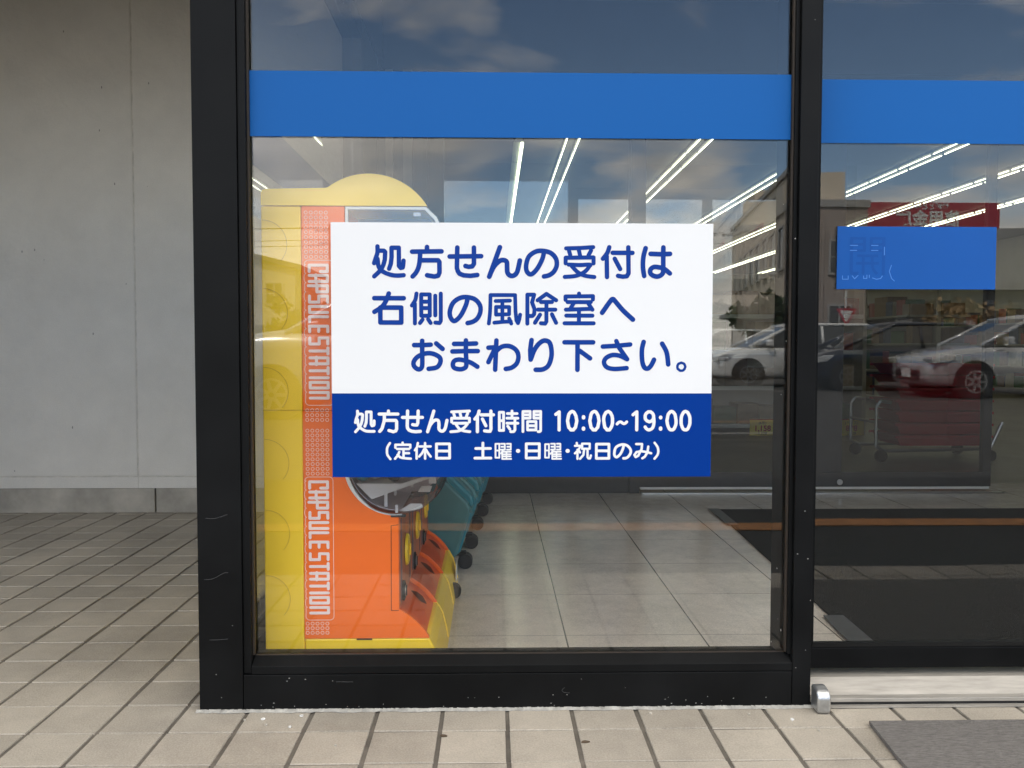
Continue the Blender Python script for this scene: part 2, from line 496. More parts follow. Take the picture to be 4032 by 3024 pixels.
def obj(name, bm, m, parent=None, bevel=0.0, smooth=False, seg=2):
    bmesh.ops.recalc_face_normals(bm, faces=bm.faces)
    me = bpy.data.meshes.new(name)
    bm.to_mesh(me)
    bm.free()
    if isinstance(m, (list, tuple)):
        for q in m:
            me.materials.append(q)
    else:
        me.materials.append(m)
    if smooth:
        for p in me.polygons:
            p.use_smooth = True
    o = bpy.data.objects.new(name, me)
    COL.objects.link(o)
    if parent:
        o.parent = parent
        o.matrix_parent_inverse = parent.matrix_basis.inverted()
    if bevel > 0:
        md = o.modifiers.new('bevel', 'BEVEL')
        md.width = bevel
        md.segments = seg
        md.limit_method = 'ANGLE'
        md.harden_normals = False
    return o


def boxes(name, lst, m, parent=None, bevel=0.0):
    bm = bmesh.new()
    for b in lst:
        add_box(bm, *b)
    return obj(name, bm, m, parent, bevel)


def box(name, x0, x1, y0, y1, z0, z1, m, parent=None, bevel=0.0):
    return boxes(name, [(x0, x1, y0, y1, z0, z1)], m, parent, bevel)


def prism(name, prof, a0, a1, m, parent=None, axis='y', bevel=0.0, smooth=False):
    bm = bmesh.new()
    add_prism(bm, prof, a0, a1, axis)
    return obj(name, bm, m, parent, bevel, smooth)


def cyl(name, p0, p1, r, m, parent=None, r1=None, seg=24, bevel=0.0, smooth=False):
    bm = bmesh.new()
    add_cyl(bm, p0, p1, r, r1, seg)
    return obj(name, bm, m, parent, bevel, smooth)


def tag(o, label, cat, group=None):
    o['label'] = label
    o['category'] = cat
    if group:
        o['group'] = group
    return o


def thing(name, label, cat, loc=(0, 0, 0), group=None):
    o = bpy.data.objects.new(name, None)
    o.empty_display_size = 0.1
    COL.objects.link(o)
    o.location = loc
    o.matrix_basis = Matrix.Translation(loc)
    return tag(o, label, cat, group)


def struct(o):
    o['kind'] = 'structure'
    return o


def arc(cx, cz, r, a0, a1, n=16):
    return [(cx + r * math.cos(R(a0 + (a1 - a0) * i / n)), cz + r * math.sin(R(a0 + (a1 - a0) * i / n))) for i in range(n + 1)]


def copy_tree(o, parent=None):
    c = o.copy()
    COL.objects.link(c)
    if parent:
        c.parent = parent
        c.matrix_parent_inverse = o.matrix_parent_inverse.copy()
    for ch in list(o.children):
        copy_tree(ch, c)
    return c


def smooth_line(pts, n=6):
    """Catmull-Rom through the points"""
    if len(pts) < 3:
        return pts
    closed = pts[0] == pts[-1]
    out = []
    L = len(pts)
    for i in range(L - 1):
        p1, p2 = pts[i], pts[i + 1]
        p0 = pts[i - 1] if i > 0 else (pts[-2] if closed else p1)
        p3 = pts[i + 2] if i + 2 < L else (pts[1] if closed else p2)
        for k in range(n):
            t = k / n
            out.append(tuple(0.5 * (2 * p1[q] + (p2[q] - p0[q]) * t + (2 * p0[q] - 5 * p1[q] + 4 * p2[q] - p3[q]) * t * t
                                    + (3 * p1[q] - p0[q] - 3 * p2[q] + p3[q]) * t ** 3) for q in (0, 1)))
    out.append(pts[-1])
    return out


def capsule(a, b, r, n=7):
    ang = math.atan2(b[1] - a[1], b[0] - a[0])
    P = []
    for i in range(n + 1):
        t = ang + math.pi / 2 + math.pi * i / n
        P.append((a[0] + r * math.cos(t), a[1] + r * math.sin(t)))
    for i in range(n + 1):
        t = ang - math.pi / 2 + math.pi * i / n
        P.append((b[0] + r * math.cos(t), b[1] + r * math.sin(t)))
    return P


def stroke_mesh(bm, strokes, place):
    """union of round-ended pen strokes; strokes = [(radius, [(u,v)...])]; place maps (u,v) to 3-D"""
    V, F = [], []
    for r, pts in strokes:
        for a, b in zip(pts[:-1], pts[1:]):
            if abs(a[0] - b[0]) + abs(a[1] - b[1]) < 1e-7:
                continue
            c = capsule(a, b, r)
            F.append(list(range(len(V), len(V) + len(c))))
            V += [Vector((p[0] * 1000, p[1] * 1000)) for p in c]
    vo, eo, fo, _a, _b, src = delaunay_2d_cdt(V, [], F, 1, 1e-4)
    vs = [bm.verts.new(place(p.x / 1000, p.y / 1000)) for p in vo]
    for f, sr in zip(fo, src):
        if not sr:
            continue
        try:
            bm.faces.new([vs[i] for i in f])
        except ValueError:
            pass
    bmesh.ops.delete(bm, geom=[v for v in vs if not v.link_faces], context='VERTS')


def parse_strokes(s):
    out = []
    for it in s.split('|'):
        h, body = it.split(':')
        w, f = h.split(',')
        pts = [tuple(float(v) * 1e-4 for v in t.split(',')) for t in body.split()]
        if f == '1':
            pts = smooth_line(pts)
        out.append((float(w) * 1e-4 / 2, pts))
    return out


def text_mesh(body, size, m, name, parent, place_matrix, offset=0.0):
    cu = bpy.data.curves.new(name, 'FONT')
    cu.body = body
    cu.size = size
    cu.offset = offset
    cu.align_x = 'CENTER'
    cu.align_y = 'CENTER'
    t = bpy.data.objects.new(name, cu)
    COL.objects.link(t)
    bpy.context.view_layer.update()
    me = bpy.data.meshes.new_from_object(t.evaluated_get(bpy.context.evaluated_depsgraph_get()))
    bpy.data.objects.remove(t)
    bpy.data.curves.remove(cu)
    me.transform(place_matrix)
    me.materials.clear()
    me.materials.append(m)
    me.name = name
    o = bpy.data.objects.new(name, me)
    COL.objects.link(o)
    if parent:
        o.parent = parent
        o.matrix_parent_inverse = parent.matrix_basis.inverted()
    return o

# ================================================================== ground and pavement
ground = boxes('ground', [(-250, 250, -250, 60, -0.60, -0.022)], MT['asphalt'])
struct(ground)
TSX, TSY, TX0, TY0 = 0.1526, 0.15, -0.7995, -0.1405
bm = bmesh.new()
for i in range(-44, 48):
    for j in range(-7, 18):
        xa, xb = TX0 + i * TSX + 0.0048, TX0 + (i + 1) * TSX - 0.0048
        ya, yb = TY0 + j * TSY + 0.0031, TY0 + (j + 1) * TSY - 0.0031
        if xa > -0.70 and ya > 0.10:
            continue
        if ya > 2.44:
            continue
        h = random.uniform(-0.0009, 0.0002)
        tx, ty = random.uniform(-.0006, .0006), random.uniform(-.0006, .0006)
        xa += random.uniform(-.0009, .0009)
        xb += random.uniform(-.0009, .0009)
        ya += random.uniform(-.0006, .0006)
        yb += random.uniform(-.0006, .0006)
        lo = [bm.verts.new((x, y, -0.012)) for x, y in ((xa, ya), (xb, ya), (xb, yb), (xa, yb))]
        mi = [bm.verts.new((x, y, -0.0028 + h)) for x, y in ((xa, ya), (xb, ya), (xb, yb), (xa, yb))]
        e = 0.0009
        hi = [bm.verts.new((x, y, h + tx * sx + ty * sy)) for x, y, sx, sy in ((xa + e, ya + e, -1, -1), (xb - e, ya + e, 1, -1), (xb - e, yb - e, 1, 1), (xa + e, yb - e, -1, 1))]
        for q in range(4):
            r = (q + 1) % 4
            bm.faces.new((lo[q], lo[r], mi[r], mi[q]))
            bm.faces.new((mi[q], mi[r], hi[r], hi[q]))
        bm.faces.new(hi)
for f in bm.faces:
    f.material_index = 0
nb = len(bm.faces)
add_box(bm, -7.6, 8.0, -1.195, 2.46, -0.12, -0.0034)
bm.faces.ensure_lookup_table()
for f in list(bm.faces)[nb:]:
    f.material_index = 1
struct(obj('pavement', bm, [MT['tile'], MT['grout']]))
struct(box('kerb_line', -30, 30, -2.215, -2.05, -0.0215, -0.018, MT['orange_paint']))
lst = []
for k in range(-7, 8):
    lst.append((k * 2.6 - 0.06 + 0.5, k * 2.6 + 0.06 + 0.5, -19.5, -14.6, -0.0215, -0.018))
struct(boxes('parking_lines', lst, MT['worn_paint']))
struct(box('floor', -0.70, 4.2, 0.105, 3.35, -0.06, 0.002, MT['floor']))
struct(box('store_floor', -8, 14, 3.352, 33, -0.06, 0.002, MT['store_floor']))

# small litter lying on the paving
lit = [(-0.60, -0.075, 0), (-0.585, -0.105, 1), (-0.528, -0.118, 2), (-0.64, -0.08, 1), (-0.515, -0.06, 2), (-0.18, -0.17, 3),
       (0.13, -0.205, 3), (0.30, -0.06, 1), (0.62, -0.10, 0), (0.66, -0.16, 1), (-0.41, -0.21, 1), (0.53, -0.07, 1)]
for n, (x, y, q) in enumerate(lit):
    bm = bmesh.new()
    a = random.random() * 6.28
    s = (0.0055, 0.004, 0.0048, 0.011)[q]
    pr = [(x + s * math.cos(a + t) * (1.0 if k % 2 else 0.55), y + s * math.sin(a + t) * (0.4 if q == 3 else 0.8)) for k, t in enumerate((0, 1.2, 2.4, 3.6, 5.0))]
    add_prism(bm, pr, 0.0005, 0.0035, 'z')
    o = obj('litter_scrap', bm, MT['paper'] if q in (0, 2) else (MT['bark'] if q == 3 else MT['plinth']))
    tag(o, 'tiny scrap of litter lying on the beige paving tiles by the shop window', 'litter', 'scraps of litter on the paving')

# ================================================================== left outside wall
w = thing('concrete_wall', 'grey painted concrete wall with panel joints, left of the black window frame', 'wall', (-3, 2.45, 0))
lst, x = [], -0.765
edges = [-0.765, -1.907, -3.73, -5.55, -7.6]
for a, b in zip(edges[:-1], edges[1:]):
    lst.append((b + 0.0, a - 0.006, 2.45, 2.62, 0.190, 4.6))
boxes('panel', lst, MT['concrete'], w, bevel=0.004)
box('joint_backing', -7.6, -0.765, 2.4535, 2.61, 0.128, 4.5, MT['joint'], w)
boxes('lower_band', [(b + 0.0, a - 0.004, 2.4505, 2.4533, 0.1275, 0.184) for a, b in zip(edges[:-1], edges[1:])], MT['concrete'], w)
bm = bmesh.new()
add_box(bm, -7.6, -1.83, 2.457, 2.60, -0.05, 0.1265)
add_box(bm, -1.822, -0.765, 2.457, 2.60, -0.05, 0.1265)
obj('plinth', bm, MT['plinth'], w, bevel=0.003)

o = box('light_block_wall', -3.55, -3.35, -0.03, 2.445, 0.0015, 2.798, MT['concrete'])  # added out of view to block light entering the alcove from the left
tag(o, 'grey concrete return wall at the far left end of the alcove', 'wall')

# ================================================================== the big shop window
sw = thing('shop_window', 'large fixed shop window in a black aluminium frame with a blue stripe', 'window', (0, 0, 0))
FY = -0.03
boxes('corner_post', [(-0.7605, -0.6585, FY, 0.10, 0.001, 2.55)], MT['black'], sw, bevel=0.0015)
boxes('glazing_bead', [(-0.6575, -0.6395, FY + 0.006, 0.0, 0.0885, 2.41), (0.6355, 0.6445, FY + 0.012, 0.0, 0.125, 2.41)], MT['black'], sw, bevel=0.001)
boxes('gasket', [(-0.6395, -0.6355, -0.010, 0.0, 0.128, 2.41), (0.6315, 0.6355, -0.010, 0.0, 0.128, 2.41)], MT['brown_gasket'], sw)
bm = bmesh.new()
add_box(bm, 0.6445, 0.6885, FY, 0.115, 0.001, 2.55)
add_box(bm, 0.6365, 0.6445, 0.012, 0.115, 0.001, 2.41)
obj('mullion', bm, MT['black'], sw, bevel=0.0015)
bm = bmesh.new()
add_box(bm, -0.657, 0.643, FY, 0.10, 0.001, 0.0870)
obj('base_rail', bm, MT['black'], sw, bevel=0.0015)
prism('sill_bead', [(FY + 0.001, 0.0885), (FY + 0.001, 0.1065), (FY + 0.004, 0.1085), (-0.002, 0.1235), (0.004, 0.1235), (0.004, 0.0885)], -0.638, 0.6435, MT['black'], sw, axis='x', bevel=0.0008)
boxes('sill_back', [(-0.655, 0.636, 0.010, 0.098, 0.0885, 0.104)], MT['black'], sw)
boxes('sill_gasket', [(-0.636, 0.632, -0.0015, 0.0042, 0.1237, 0.1262)], MT['brown_gasket'], sw)
box('top_rail', -0.657, 0.643, FY, 0.10, 2.412, 2.55, MT['black'], sw, bevel=0.0015)
box('glass_pane', -0.650, 0.640, 0.0045, 0.009, 0.105, 2.415, MT['glass'], sw)
box('blue_stripe', -0.6368, 0.6350, 0.0005, 0.0014, 1.3495, 1.5005, MT['band'], sw)
bm = bmesh.new()
n = 150
top = []
for i in range(n + 1):
    x = -0.768 + 1.46 * i / n
    top.append((x, FY - 0.0055 - 0.004 * random.random() - 0.003 * math.sin(i * 0.21) ** 2, 0.0006))
for a, b in zip(top[:-1], top[1:]):
    v = [bm.verts.new(p) for p in (a, b, (b[0], FY - 0.0003, 0.0045 + 0.002 * random.random()), (a[0], FY - 0.0003, 0.0045 + 0.002 * random.random()))]
    bm.faces.new(v)
bmesh.ops.remove_doubles(bm, verts=bm.verts, dist=0.0001)
obj('mortar_fillet', bm, MT['mortar'], sw)

# ------------------------------------------------------------------ printed notice on the glass
sg = thing('pharmacy_notice', 'white and blue Japanese notice about prescription hours stuck on the window', 'sign', (0, 0, 0.851))
box('white_panel', -0.4500, 0.4500, -0.0022, 0.0004, 0.7500, 1.1510, MT['sign_white'], sg)
box('blue_panel', -0.4500, 0.4500, -0.0022, 0.0004, 0.5510, 0.7500, MT['sign_blue'], sg)
MAIN_STROKES = '''105,1:-3410,2440 -3410,2300 -3450,2170 -3490,2050|105,0:-3400,2340 -3260,2340 -3230,2310 -3240,2130 -3270,2020 -3330,1890 -3490,1740|105,1:-3410,2150 -3380,1960 -3280,1850 -3110,1780 -2960,1760 -2800,1770|105,0:-3080,2410 -3080,2190 -3100,2030 -3140,1920|105,0:-3080,2410 -2910,2410 -2910,1990 -2870,1940 -2820,1950 -2810,2000 -2800,2110|111,0:-2250,2430 -2250,2330|111,0:-2600,2320 -1910,2330|111,1:-2410,2300 -2420,2130 -2450,1960 -2510,1830 -2590,1740|111,0:-2410,2120 -1990,2120 -1960,2080 -1960,1830 -1990,1760 -2080,1740 -2250,1770|111,0:-1720,2210 -980,2220|111,0:-1540,2420 -1550,1940 -1530,1870 -1490,1810 -1390,1770 -1230,1760 -1070,1780|111,0:-1150,2420 -1150,2040 -1190,1980 -1280,1970 -1350,1990|115,0:-540,2430 -790,1740|115,1:-790,1740 -690,1960 -560,2100 -460,2130 -380,2090 -370,1970 -360,1840 -300,1770 -210,1770 -130,1860 -70,2120|111,1:500,2330 460,2160 340,1930 200,1800 100,1860 80,2010 140,2210 300,2330 470,2350 660,2300 780,2170 800,2010 730,1860 620,1780 500,1750|98,0:1020,2410 1360,2420 1660,2440|98,0:1090,2350 1120,2250|98,0:1320,2370 1350,2250|98,0:1610,2360 1550,2250|98,0:1010,2060 1010,2190 1670,2200 1670,2060|98,1:1080,2030 1340,2020 1580,2030 1570,1990 1470,1870 1270,1770 990,1740|98,1:1160,1990 1300,1850 1470,1770 1690,1740|107,1:2040,2440 1990,2300 1890,2170|107,0:1980,2230 1990,1740|107,0:2120,2310 2590,2310|107,0:2490,2440 2500,1830 2460,1760 2360,1750 2250,1770|107,0:2170,2170 2300,1930|113,1:2900,2420 2850,2220 2840,1980 2870,1770|113,0:3020,2290 3250,2280 3480,2290|113,1:3320,2440 3320,2170 3320,1960 3310,1830 3210,1760 3100,1770 3020,1830 3020,1920 3100,1980 3230,1970 3340,1940 3480,1830|111,0:-3490,1230 -2800,1230|111,1:-3150,1340 -3210,1180 -3310,1030 -3490,910|111,0:-3350,1010 -3350,660 -2860,660 -2860,1010 -3350,1010|96,1:-2500,1340 -2530,1190 -2610,1060|96,0:-2540,1100 -2540,640|96,0:-2390,1320 -2190,1320 -2190,820 -2390,820 -2390,1320|96,0:-2390,1150 -2190,1150|96,0:-2390,1000 -2190,1000|96,0:-2360,730 -2420,650|96,0:-2230,740 -2170,650|96,0:-2060,1290 -2060,830|96,0:-1930,1340 -1930,700 -1960,650 -2060,660|111,1:-1300,1230 -1340,1070 -1460,830 -1600,700 -1690,760 -1720,910 -1650,1110 -1500,1230 -1330,1260 -1130,1210 -1010,1070 -1000,910 -1070,760 -1180,680 -1300,650|91,1:-760,1310 -770,930 -800,640|91,0:-760,1310 -180,1310 -170,930 -150,720 -110,650 -80,740 -60,850|91,0:-640,1170 -300,1180|91,0:-480,1160 -480,690|91,0:-630,1030 -320,1030 -320,860 -630,850 -630,1030|91,0:-670,660 -480,680 -280,690|91,0:-320,760 -270,640|96,0:110,1320 110,640|96,0:110,1320 270,1320 220,1140 280,980 270,860 230,820 160,820|96,0:350,1190 560,1340 790,1190|96,0:430,1150 690,1150|96,0:360,970 770,970|96,0:560,1140 560,690 530,640 430,650|96,0:410,850 290,660|96,0:690,860 790,660|96,0:1330,1350 1340,1280|96,0:1010,1200 1010,1280 1660,1290 1660,1210|96,0:1060,1150 1610,1150|96,0:1210,1130 1130,1000|96,0:1020,970 1300,980 1600,990|96,0:1550,1120 1650,970|96,0:1030,830 1650,830|96,0:1330,960 1330,650|96,0:990,650 1680,650|115,1:1880,900 2070,1170 2130,1220 2180,1180 2370,960 2610,740|111,0:-2560,130 -2340,130 -2170,140|111,1:-2370,230 -2370,-50 -2370,-330 -2400,-420 -2470,-440 -2560,-370 -2570,-260 -2470,-140 -2300,-70 -2130,-70 -1970,-150 -1940,-260 -2020,-390 -2220,-430|111,0:-2040,170 -1890,40|111,0:-1620,160 -1340,160 -1100,170|111,0:-1660,-20 -1340,-10 -1060,-10|111,1:-1340,240 -1340,-50 -1330,-330 -1370,-410 -1480,-440 -1610,-410 -1650,-330 -1610,-240 -1500,-210 -1350,-240 -1210,-290 -1070,-380|111,0:-620,240 -650,-450|111,0:-810,70 -640,80 -810,-270|111,1:-640,-30 -500,90 -320,110 -160,20 -100,-130 -140,-300 -260,-400 -400,-430|113,0:210,250 180,20 190,-210|113,1:190,-210 280,20 390,170 510,240 630,200 680,40 680,-150 610,-350 480,-440 310,-450|111,0:990,200 1670,200|111,0:1300,200 1300,-450|111,0:1350,0 1600,-180|109,0:1900,100 2240,120 2550,150|109,0:2220,230 2290,70 2480,-200|109,1:2480,-200 2310,-120 2130,-100 1980,-170 1930,-280 2000,-390 2180,-430 2470,-410|113,1:2870,210 2830,20 2840,-240 2890,-390 2970,-420 3050,-350 3120,-210|113,1:3310,170 3420,-40 3460,-320|61,0:3870,-380 3860,-400 3850,-430 3840,-440 3820,-460 3800,-470 3770,-470 3750,-470 3730,-460 3710,-440 3690,-430 3680,-400 3680,-380 3680,-350 3690,-330 3700,-310 3720,-300 3750,-290 3770,-280 3800,-290 3820,-300 3840,-310 3850,-330 3860,-350 3870,-380'''
SMALL_STROKES = '''67,1:-3900,-1430 -3900,-1520 -3930,-1610 -3950,-1700|67,0:-3890,-1500 -3800,-1500 -3780,-1520 -3790,-1640 -3810,-1720 -3850,-1810 -3950,-1920|67,1:-3900,-1630 -3880,-1770 -3820,-1840 -3710,-1900 -3610,-1910 -3510,-1910|67,0:-3690,-1450 -3690,-1600 -3700,-1710 -3730,-1790|67,0:-3690,-1450 -3580,-1450 -3580,-1740 -3560,-1780 -3520,-1770 -3510,-1740 -3510,-1660|76,0:-3170,-1430 -3170,-1500|76,0:-3390,-1500 -2950,-1500|76,1:-3270,-1520 -3270,-1640 -3300,-1760 -3330,-1850 -3380,-1910|76,0:-3270,-1650 -3000,-1650 -2980,-1680 -2980,-1850 -3000,-1900 -3060,-1920 -3160,-1890|76,0:-2840,-1580 -2370,-1580|76,0:-2720,-1430 -2730,-1780 -2720,-1840 -2690,-1880 -2620,-1910 -2530,-1920 -2420,-1910|76,0:-2470,-1430 -2480,-1710 -2500,-1760 -2560,-1760 -2600,-1750|76,0:-2100,-1430 -2250,-1920|76,1:-2250,-1920 -2190,-1770 -2110,-1670 -2040,-1640 -1990,-1670 -1980,-1760 -1980,-1850 -1940,-1900 -1880,-1900 -1830,-1830 -1790,-1650|67,0:-1680,-1450 -1460,-1440 -1260,-1430|67,0:-1630,-1490 -1610,-1560|67,0:-1480,-1480 -1460,-1560|67,0:-1300,-1480 -1330,-1560|67,0:-1680,-1690 -1680,-1600 -1260,-1600 -1260,-1690|67,1:-1640,-1720 -1470,-1720 -1320,-1720 -1320,-1750 -1390,-1830 -1510,-1900 -1700,-1920|67,1:-1580,-1740 -1500,-1850 -1390,-1900 -1250,-1920|76,1:-1030,-1430 -1060,-1530 -1130,-1620|76,0:-1070,-1570 -1070,-1920|76,0:-980,-1520 -690,-1520|76,0:-750,-1430 -750,-1860 -770,-1910 -830,-1910 -900,-1900|76,0:-950,-1620 -870,-1780|65,0:-550,-1460 -450,-1460 -450,-1890 -550,-1890 -550,-1460|65,0:-550,-1660 -450,-1660|65,0:-250,-1430 -250,-1590|65,0:-360,-1490 -130,-1490|65,0:-370,-1600 -110,-1600|65,0:-370,-1720 -110,-1720|65,0:-180,-1630 -180,-1880 -210,-1920 -280,-1920|65,0:-350,-1790 -300,-1860|63,0:10,-1920 10,-1440 180,-1440 180,-1600 10,-1600|63,0:10,-1520 180,-1520|63,0:430,-1600 270,-1600 270,-1440 430,-1440 430,-1900 410,-1920 370,-1920|63,0:270,-1520 430,-1520|63,0:120,-1680 320,-1680 320,-1880 120,-1880 120,-1680|63,0:120,-1780 320,-1780|76,0:790,-1510 870,-1450 870,-1880|76,0:2630,-1520 2720,-1450 2720,-1880|78,0:1290,-1660 1280,-1720 1270,-1770 1260,-1820 1230,-1850 1210,-1880 1180,-1880 1150,-1880 1130,-1850 1100,-1820 1090,-1770 1080,-1720 1070,-1660 1080,-1610 1090,-1550 1100,-1510 1130,-1470 1150,-1450 1180,-1440 1210,-1450 1230,-1470 1250,-1510 1270,-1550 1280,-1610 1290,-1660|78,0:1820,-1660 1810,-1720 1800,-1770 1790,-1820 1760,-1850 1740,-1880 1710,-1880 1680,-1880 1660,-1850 1630,-1820 1620,-1770 1610,-1720 1600,-1660 1610,-1610 1620,-1550 1630,-1510 1650,-1470 1680,-1450 1710,-1440 1740,-1450 1760,-1470 1780,-1510 1800,-1550 1810,-1610 1820,-1660|78,0:2140,-1660 2140,-1720 2130,-1770 2110,-1820 2090,-1850 2070,-1880 2040,-1880 2010,-1880 1990,-1850 1960,-1820 1950,-1770 1940,-1720 1930,-1660 1930,-1610 1940,-1550 1960,-1510 1980,-1470 2010,-1450 2040,-1440 2060,-1450 2090,-1470 2110,-1510 2130,-1550 2140,-1610 2140,-1660|78,0:3660,-1660 3660,-1720 3650,-1770 3630,-1820 3610,-1860 3580,-1880 3550,-1880 3530,-1880 3500,-1860 3480,-1820 3460,-1770 3450,-1720 3440,-1660 3450,-1610 3460,-1550 3470,-1510 3500,-1470 3520,-1450 3550,-1440 3580,-1450 3600,-1470 3630,-1510 3640,-1550 3650,-1610 3660,-1660|78,0:3990,-1660 3990,-1720 3980,-1770 3960,-1820 3940,-1860 3910,-1880 3890,-1880 3860,-1880 3830,-1860 3810,-1820 3790,-1770 3780,-1720 3780,-1660 3780,-1610 3790,-1550 3810,-1510 3830,-1470 3850,-1450 3880,-1440 3910,-1450 3940,-1470 3960,-1510 3980,-1550 3990,-1610 3990,-1660|86,0:1450,-1570 1450,-1590|86,0:1450,-1840 1450,-1860|86,0:3290,-1580 3290,-1590|86,0:3290,-1840 3290,-1860|69,1:2250,-1740 2290,-1700 2340,-1690 2400,-1730 2450,-1720 2480,-1690|76,0:3120,-1570 3120,-1600 3110,-1630 3090,-1650 3070,-1670 3050,-1680 3020,-1690 3000,-1680 2970,-1670 2950,-1650 2930,-1630 2920,-1600 2920,-1570 2920,-1540 2930,-1510 2950,-1480 2970,-1470 2990,-1450 3020,-1450 3050,-1450 3070,-1470 3090,-1480 3110,-1510 3120,-1540 3120,-1570|76,1:3120,-1560 3130,-1700 3100,-1830 3020,-1880 2960,-1860 2920,-1810|57,1:-3140,-2190 -3200,-2290 -3210,-2380 -3200,-2470 -3130,-2570|57,0:-2840,-2180 -2840,-2230|57,0:-3010,-2300 -3010,-2230 -2660,-2230 -2660,-2300|57,0:-2970,-2330 -2690,-2330|57,0:-2820,-2340 -2820,-2530|57,0:-2820,-2430 -2690,-2430|57,0:-2920,-2400 -2950,-2480 -3020,-2560|57,1:-2960,-2470 -2890,-2530 -2790,-2550 -2650,-2560|57,0:-2480,-2190 -2500,-2290 -2550,-2360|57,0:-2510,-2330 -2510,-2560|57,0:-2440,-2270 -2180,-2270|57,0:-2310,-2190 -2310,-2560|57,0:-2330,-2330 -2380,-2430 -2450,-2510|57,0:-2300,-2330 -2240,-2430 -2180,-2510|65,0:-2040,-2210 -1730,-2210 -1730,-2550 -2040,-2550 -2040,-2210|65,0:-2040,-2380 -1730,-2380|65,0:-1110,-2320 -760,-2320|65,0:-940,-2190 -940,-2550|65,0:-1130,-2550 -750,-2550|41,0:-640,-2210 -550,-2210 -550,-2540 -640,-2540 -640,-2210|41,0:-640,-2370 -550,-2370|41,0:-510,-2210 -420,-2210 -420,-2350 -510,-2350|41,0:-500,-2280 -420,-2280|41,0:-370,-2210 -280,-2210 -280,-2350 -370,-2350|41,0:-360,-2280 -280,-2280|41,0:-460,-2360 -510,-2440|41,0:-480,-2410 -480,-2570|41,0:-480,-2400 -280,-2400|41,0:-480,-2460 -280,-2460|41,0:-480,-2510 -280,-2510|41,0:-480,-2570 -270,-2570|41,0:-380,-2400 -380,-2560|94,0:-110,-2380 -100,-2380|65,0:90,-2210 400,-2210 400,-2550 90,-2550 90,-2210|65,0:90,-2380 400,-2380|41,0:540,-2220 630,-2220 630,-2540 540,-2540 540,-2220|41,0:540,-2370 630,-2370|41,0:680,-2210 770,-2210 770,-2350 680,-2350|41,0:690,-2280 770,-2280|41,0:820,-2210 900,-2210 900,-2350 820,-2350|41,0:820,-2280 900,-2280|41,0:730,-2360 670,-2450|41,0:710,-2410 710,-2570|41,0:710,-2400 910,-2400|41,0:710,-2460 910,-2460|41,0:710,-2510 910,-2510|41,0:710,-2570 920,-2570|41,0:810,-2400 810,-2560|94,0:1070,-2380 1080,-2380|53,0:1290,-2190 1300,-2250|53,0:1250,-2260 1390,-2260 1330,-2360 1250,-2440|53,0:1310,-2350 1310,-2570|53,0:1350,-2380 1370,-2420|53,0:1420,-2210 1600,-2210 1600,-2330 1420,-2330 1420,-2210|53,0:1470,-2340 1450,-2480 1370,-2570|53,0:1550,-2340 1550,-2530 1570,-2560 1610,-2560 1630,-2490|65,0:1760,-2220 2060,-2220 2060,-2560 1760,-2560 1760,-2220|65,0:1760,-2380 2060,-2380|63,1:2410,-2250 2390,-2340 2330,-2460 2250,-2530 2200,-2500 2190,-2420 2220,-2310 2300,-2250 2400,-2230 2500,-2260 2570,-2340 2580,-2420 2540,-2500 2480,-2550 2410,-2560|57,0:2710,-2220 2850,-2220 2840,-2340 2760,-2500 2700,-2530 2670,-2480 2720,-2410 2840,-2390 2960,-2410 3070,-2440|57,0:3000,-2280 2980,-2420 2920,-2520 2860,-2560|57,1:3150,-2190 3220,-2290 3240,-2390 3220,-2480 3150,-2570'''

bm = bmesh.new()
stroke_mesh(bm, parse_strokes(MAIN_STROKES), lambda u, v: (u, -0.0027, 0.851 + v))
obj('blue_lettering', bm, MT['text_blue'], sg)
bm = bmesh.new()
stroke_mesh(bm, parse_strokes(SMALL_STROKES), lambda u, v: (u, -0.0027, 0.851 + v))
obj('white_lettering', bm, MT['text_white'], sg)

# ================================================================== sliding entrance door on the right
def door(x0, x1, label):
    d = thing('sliding_door', label, 'door', (x0, 0.06, 0), 'glass sliding entrance doors')
    box('bottom_rail', x0, x1, 0.040, 0.080, 0.0675, 0.1180, MT['black'], d, bevel=0.0015)
    prism('bead', [(0.040, 0.1185), (0.040, 0.1215), (0.052, 0.1270), (0.066, 0.1270), (0.080, 0.1185)], x0, x1, MT['black'], d, axis='x')
    boxes('stile', [(x0, x0 + 0.030, 0.040, 0.080, 0.128, 2.24), (x1 - 0.058, x1, 0.040, 0.080, 0.128, 2.24)], MT['black'], d)
    box('top_rail', x0, x1, 0.040, 0.080, 2.241, 2.33, MT['black'], d)
    box('glass_pane', x0 + 0.029, x1 - 0.057, 0.056, 0.062, 0.126, 2.245, MT['glass'], d)
    box('blue_stripe', x0 + 0.031, x1 - 0.0585, 0.0545, 0.0554, 1.3550, 1.5070, MT['band'], d)
    return d


door(0.690, 1.935, 'glass sliding door beside the big window, with blue poster and stripe')
door(1.940, 3.185, 'glass sliding door at the far right, second from the big window')
boxes('lintel', [(0.690, 4.2, -0.03, 0.10, 2.335, 2.55)], MT['black'])
tag(bpy.data.objects['lintel'], 'black door header beam above the sliding doors', 'beam')
boxes('entrance_post', [(3.19, 3.30, -0.03, 0.10, 0.001, 2.334)], MT['black'], None, 0.0015)
tag(bpy.data.objects['entrance_post'], 'black aluminium post on the right of the sliding doors', 'post')
ew = box('end_window_wall', 3.305, 8.0, -0.02, 0.10, 0.001, 4.6, MT['concrete'])
tag(ew, 'grey concrete wall to the right of the sliding doors', 'wall')

po = thing('door_poster', 'plain blue square poster on the sliding door with faint pale outlines', 'poster', (1.0, 0.052, 1.0))
box('poster_sheet', 0.768, 1.16, 0.0525, 0.0540, 1.0020, 1.1540, MT['poster_blue'], po)
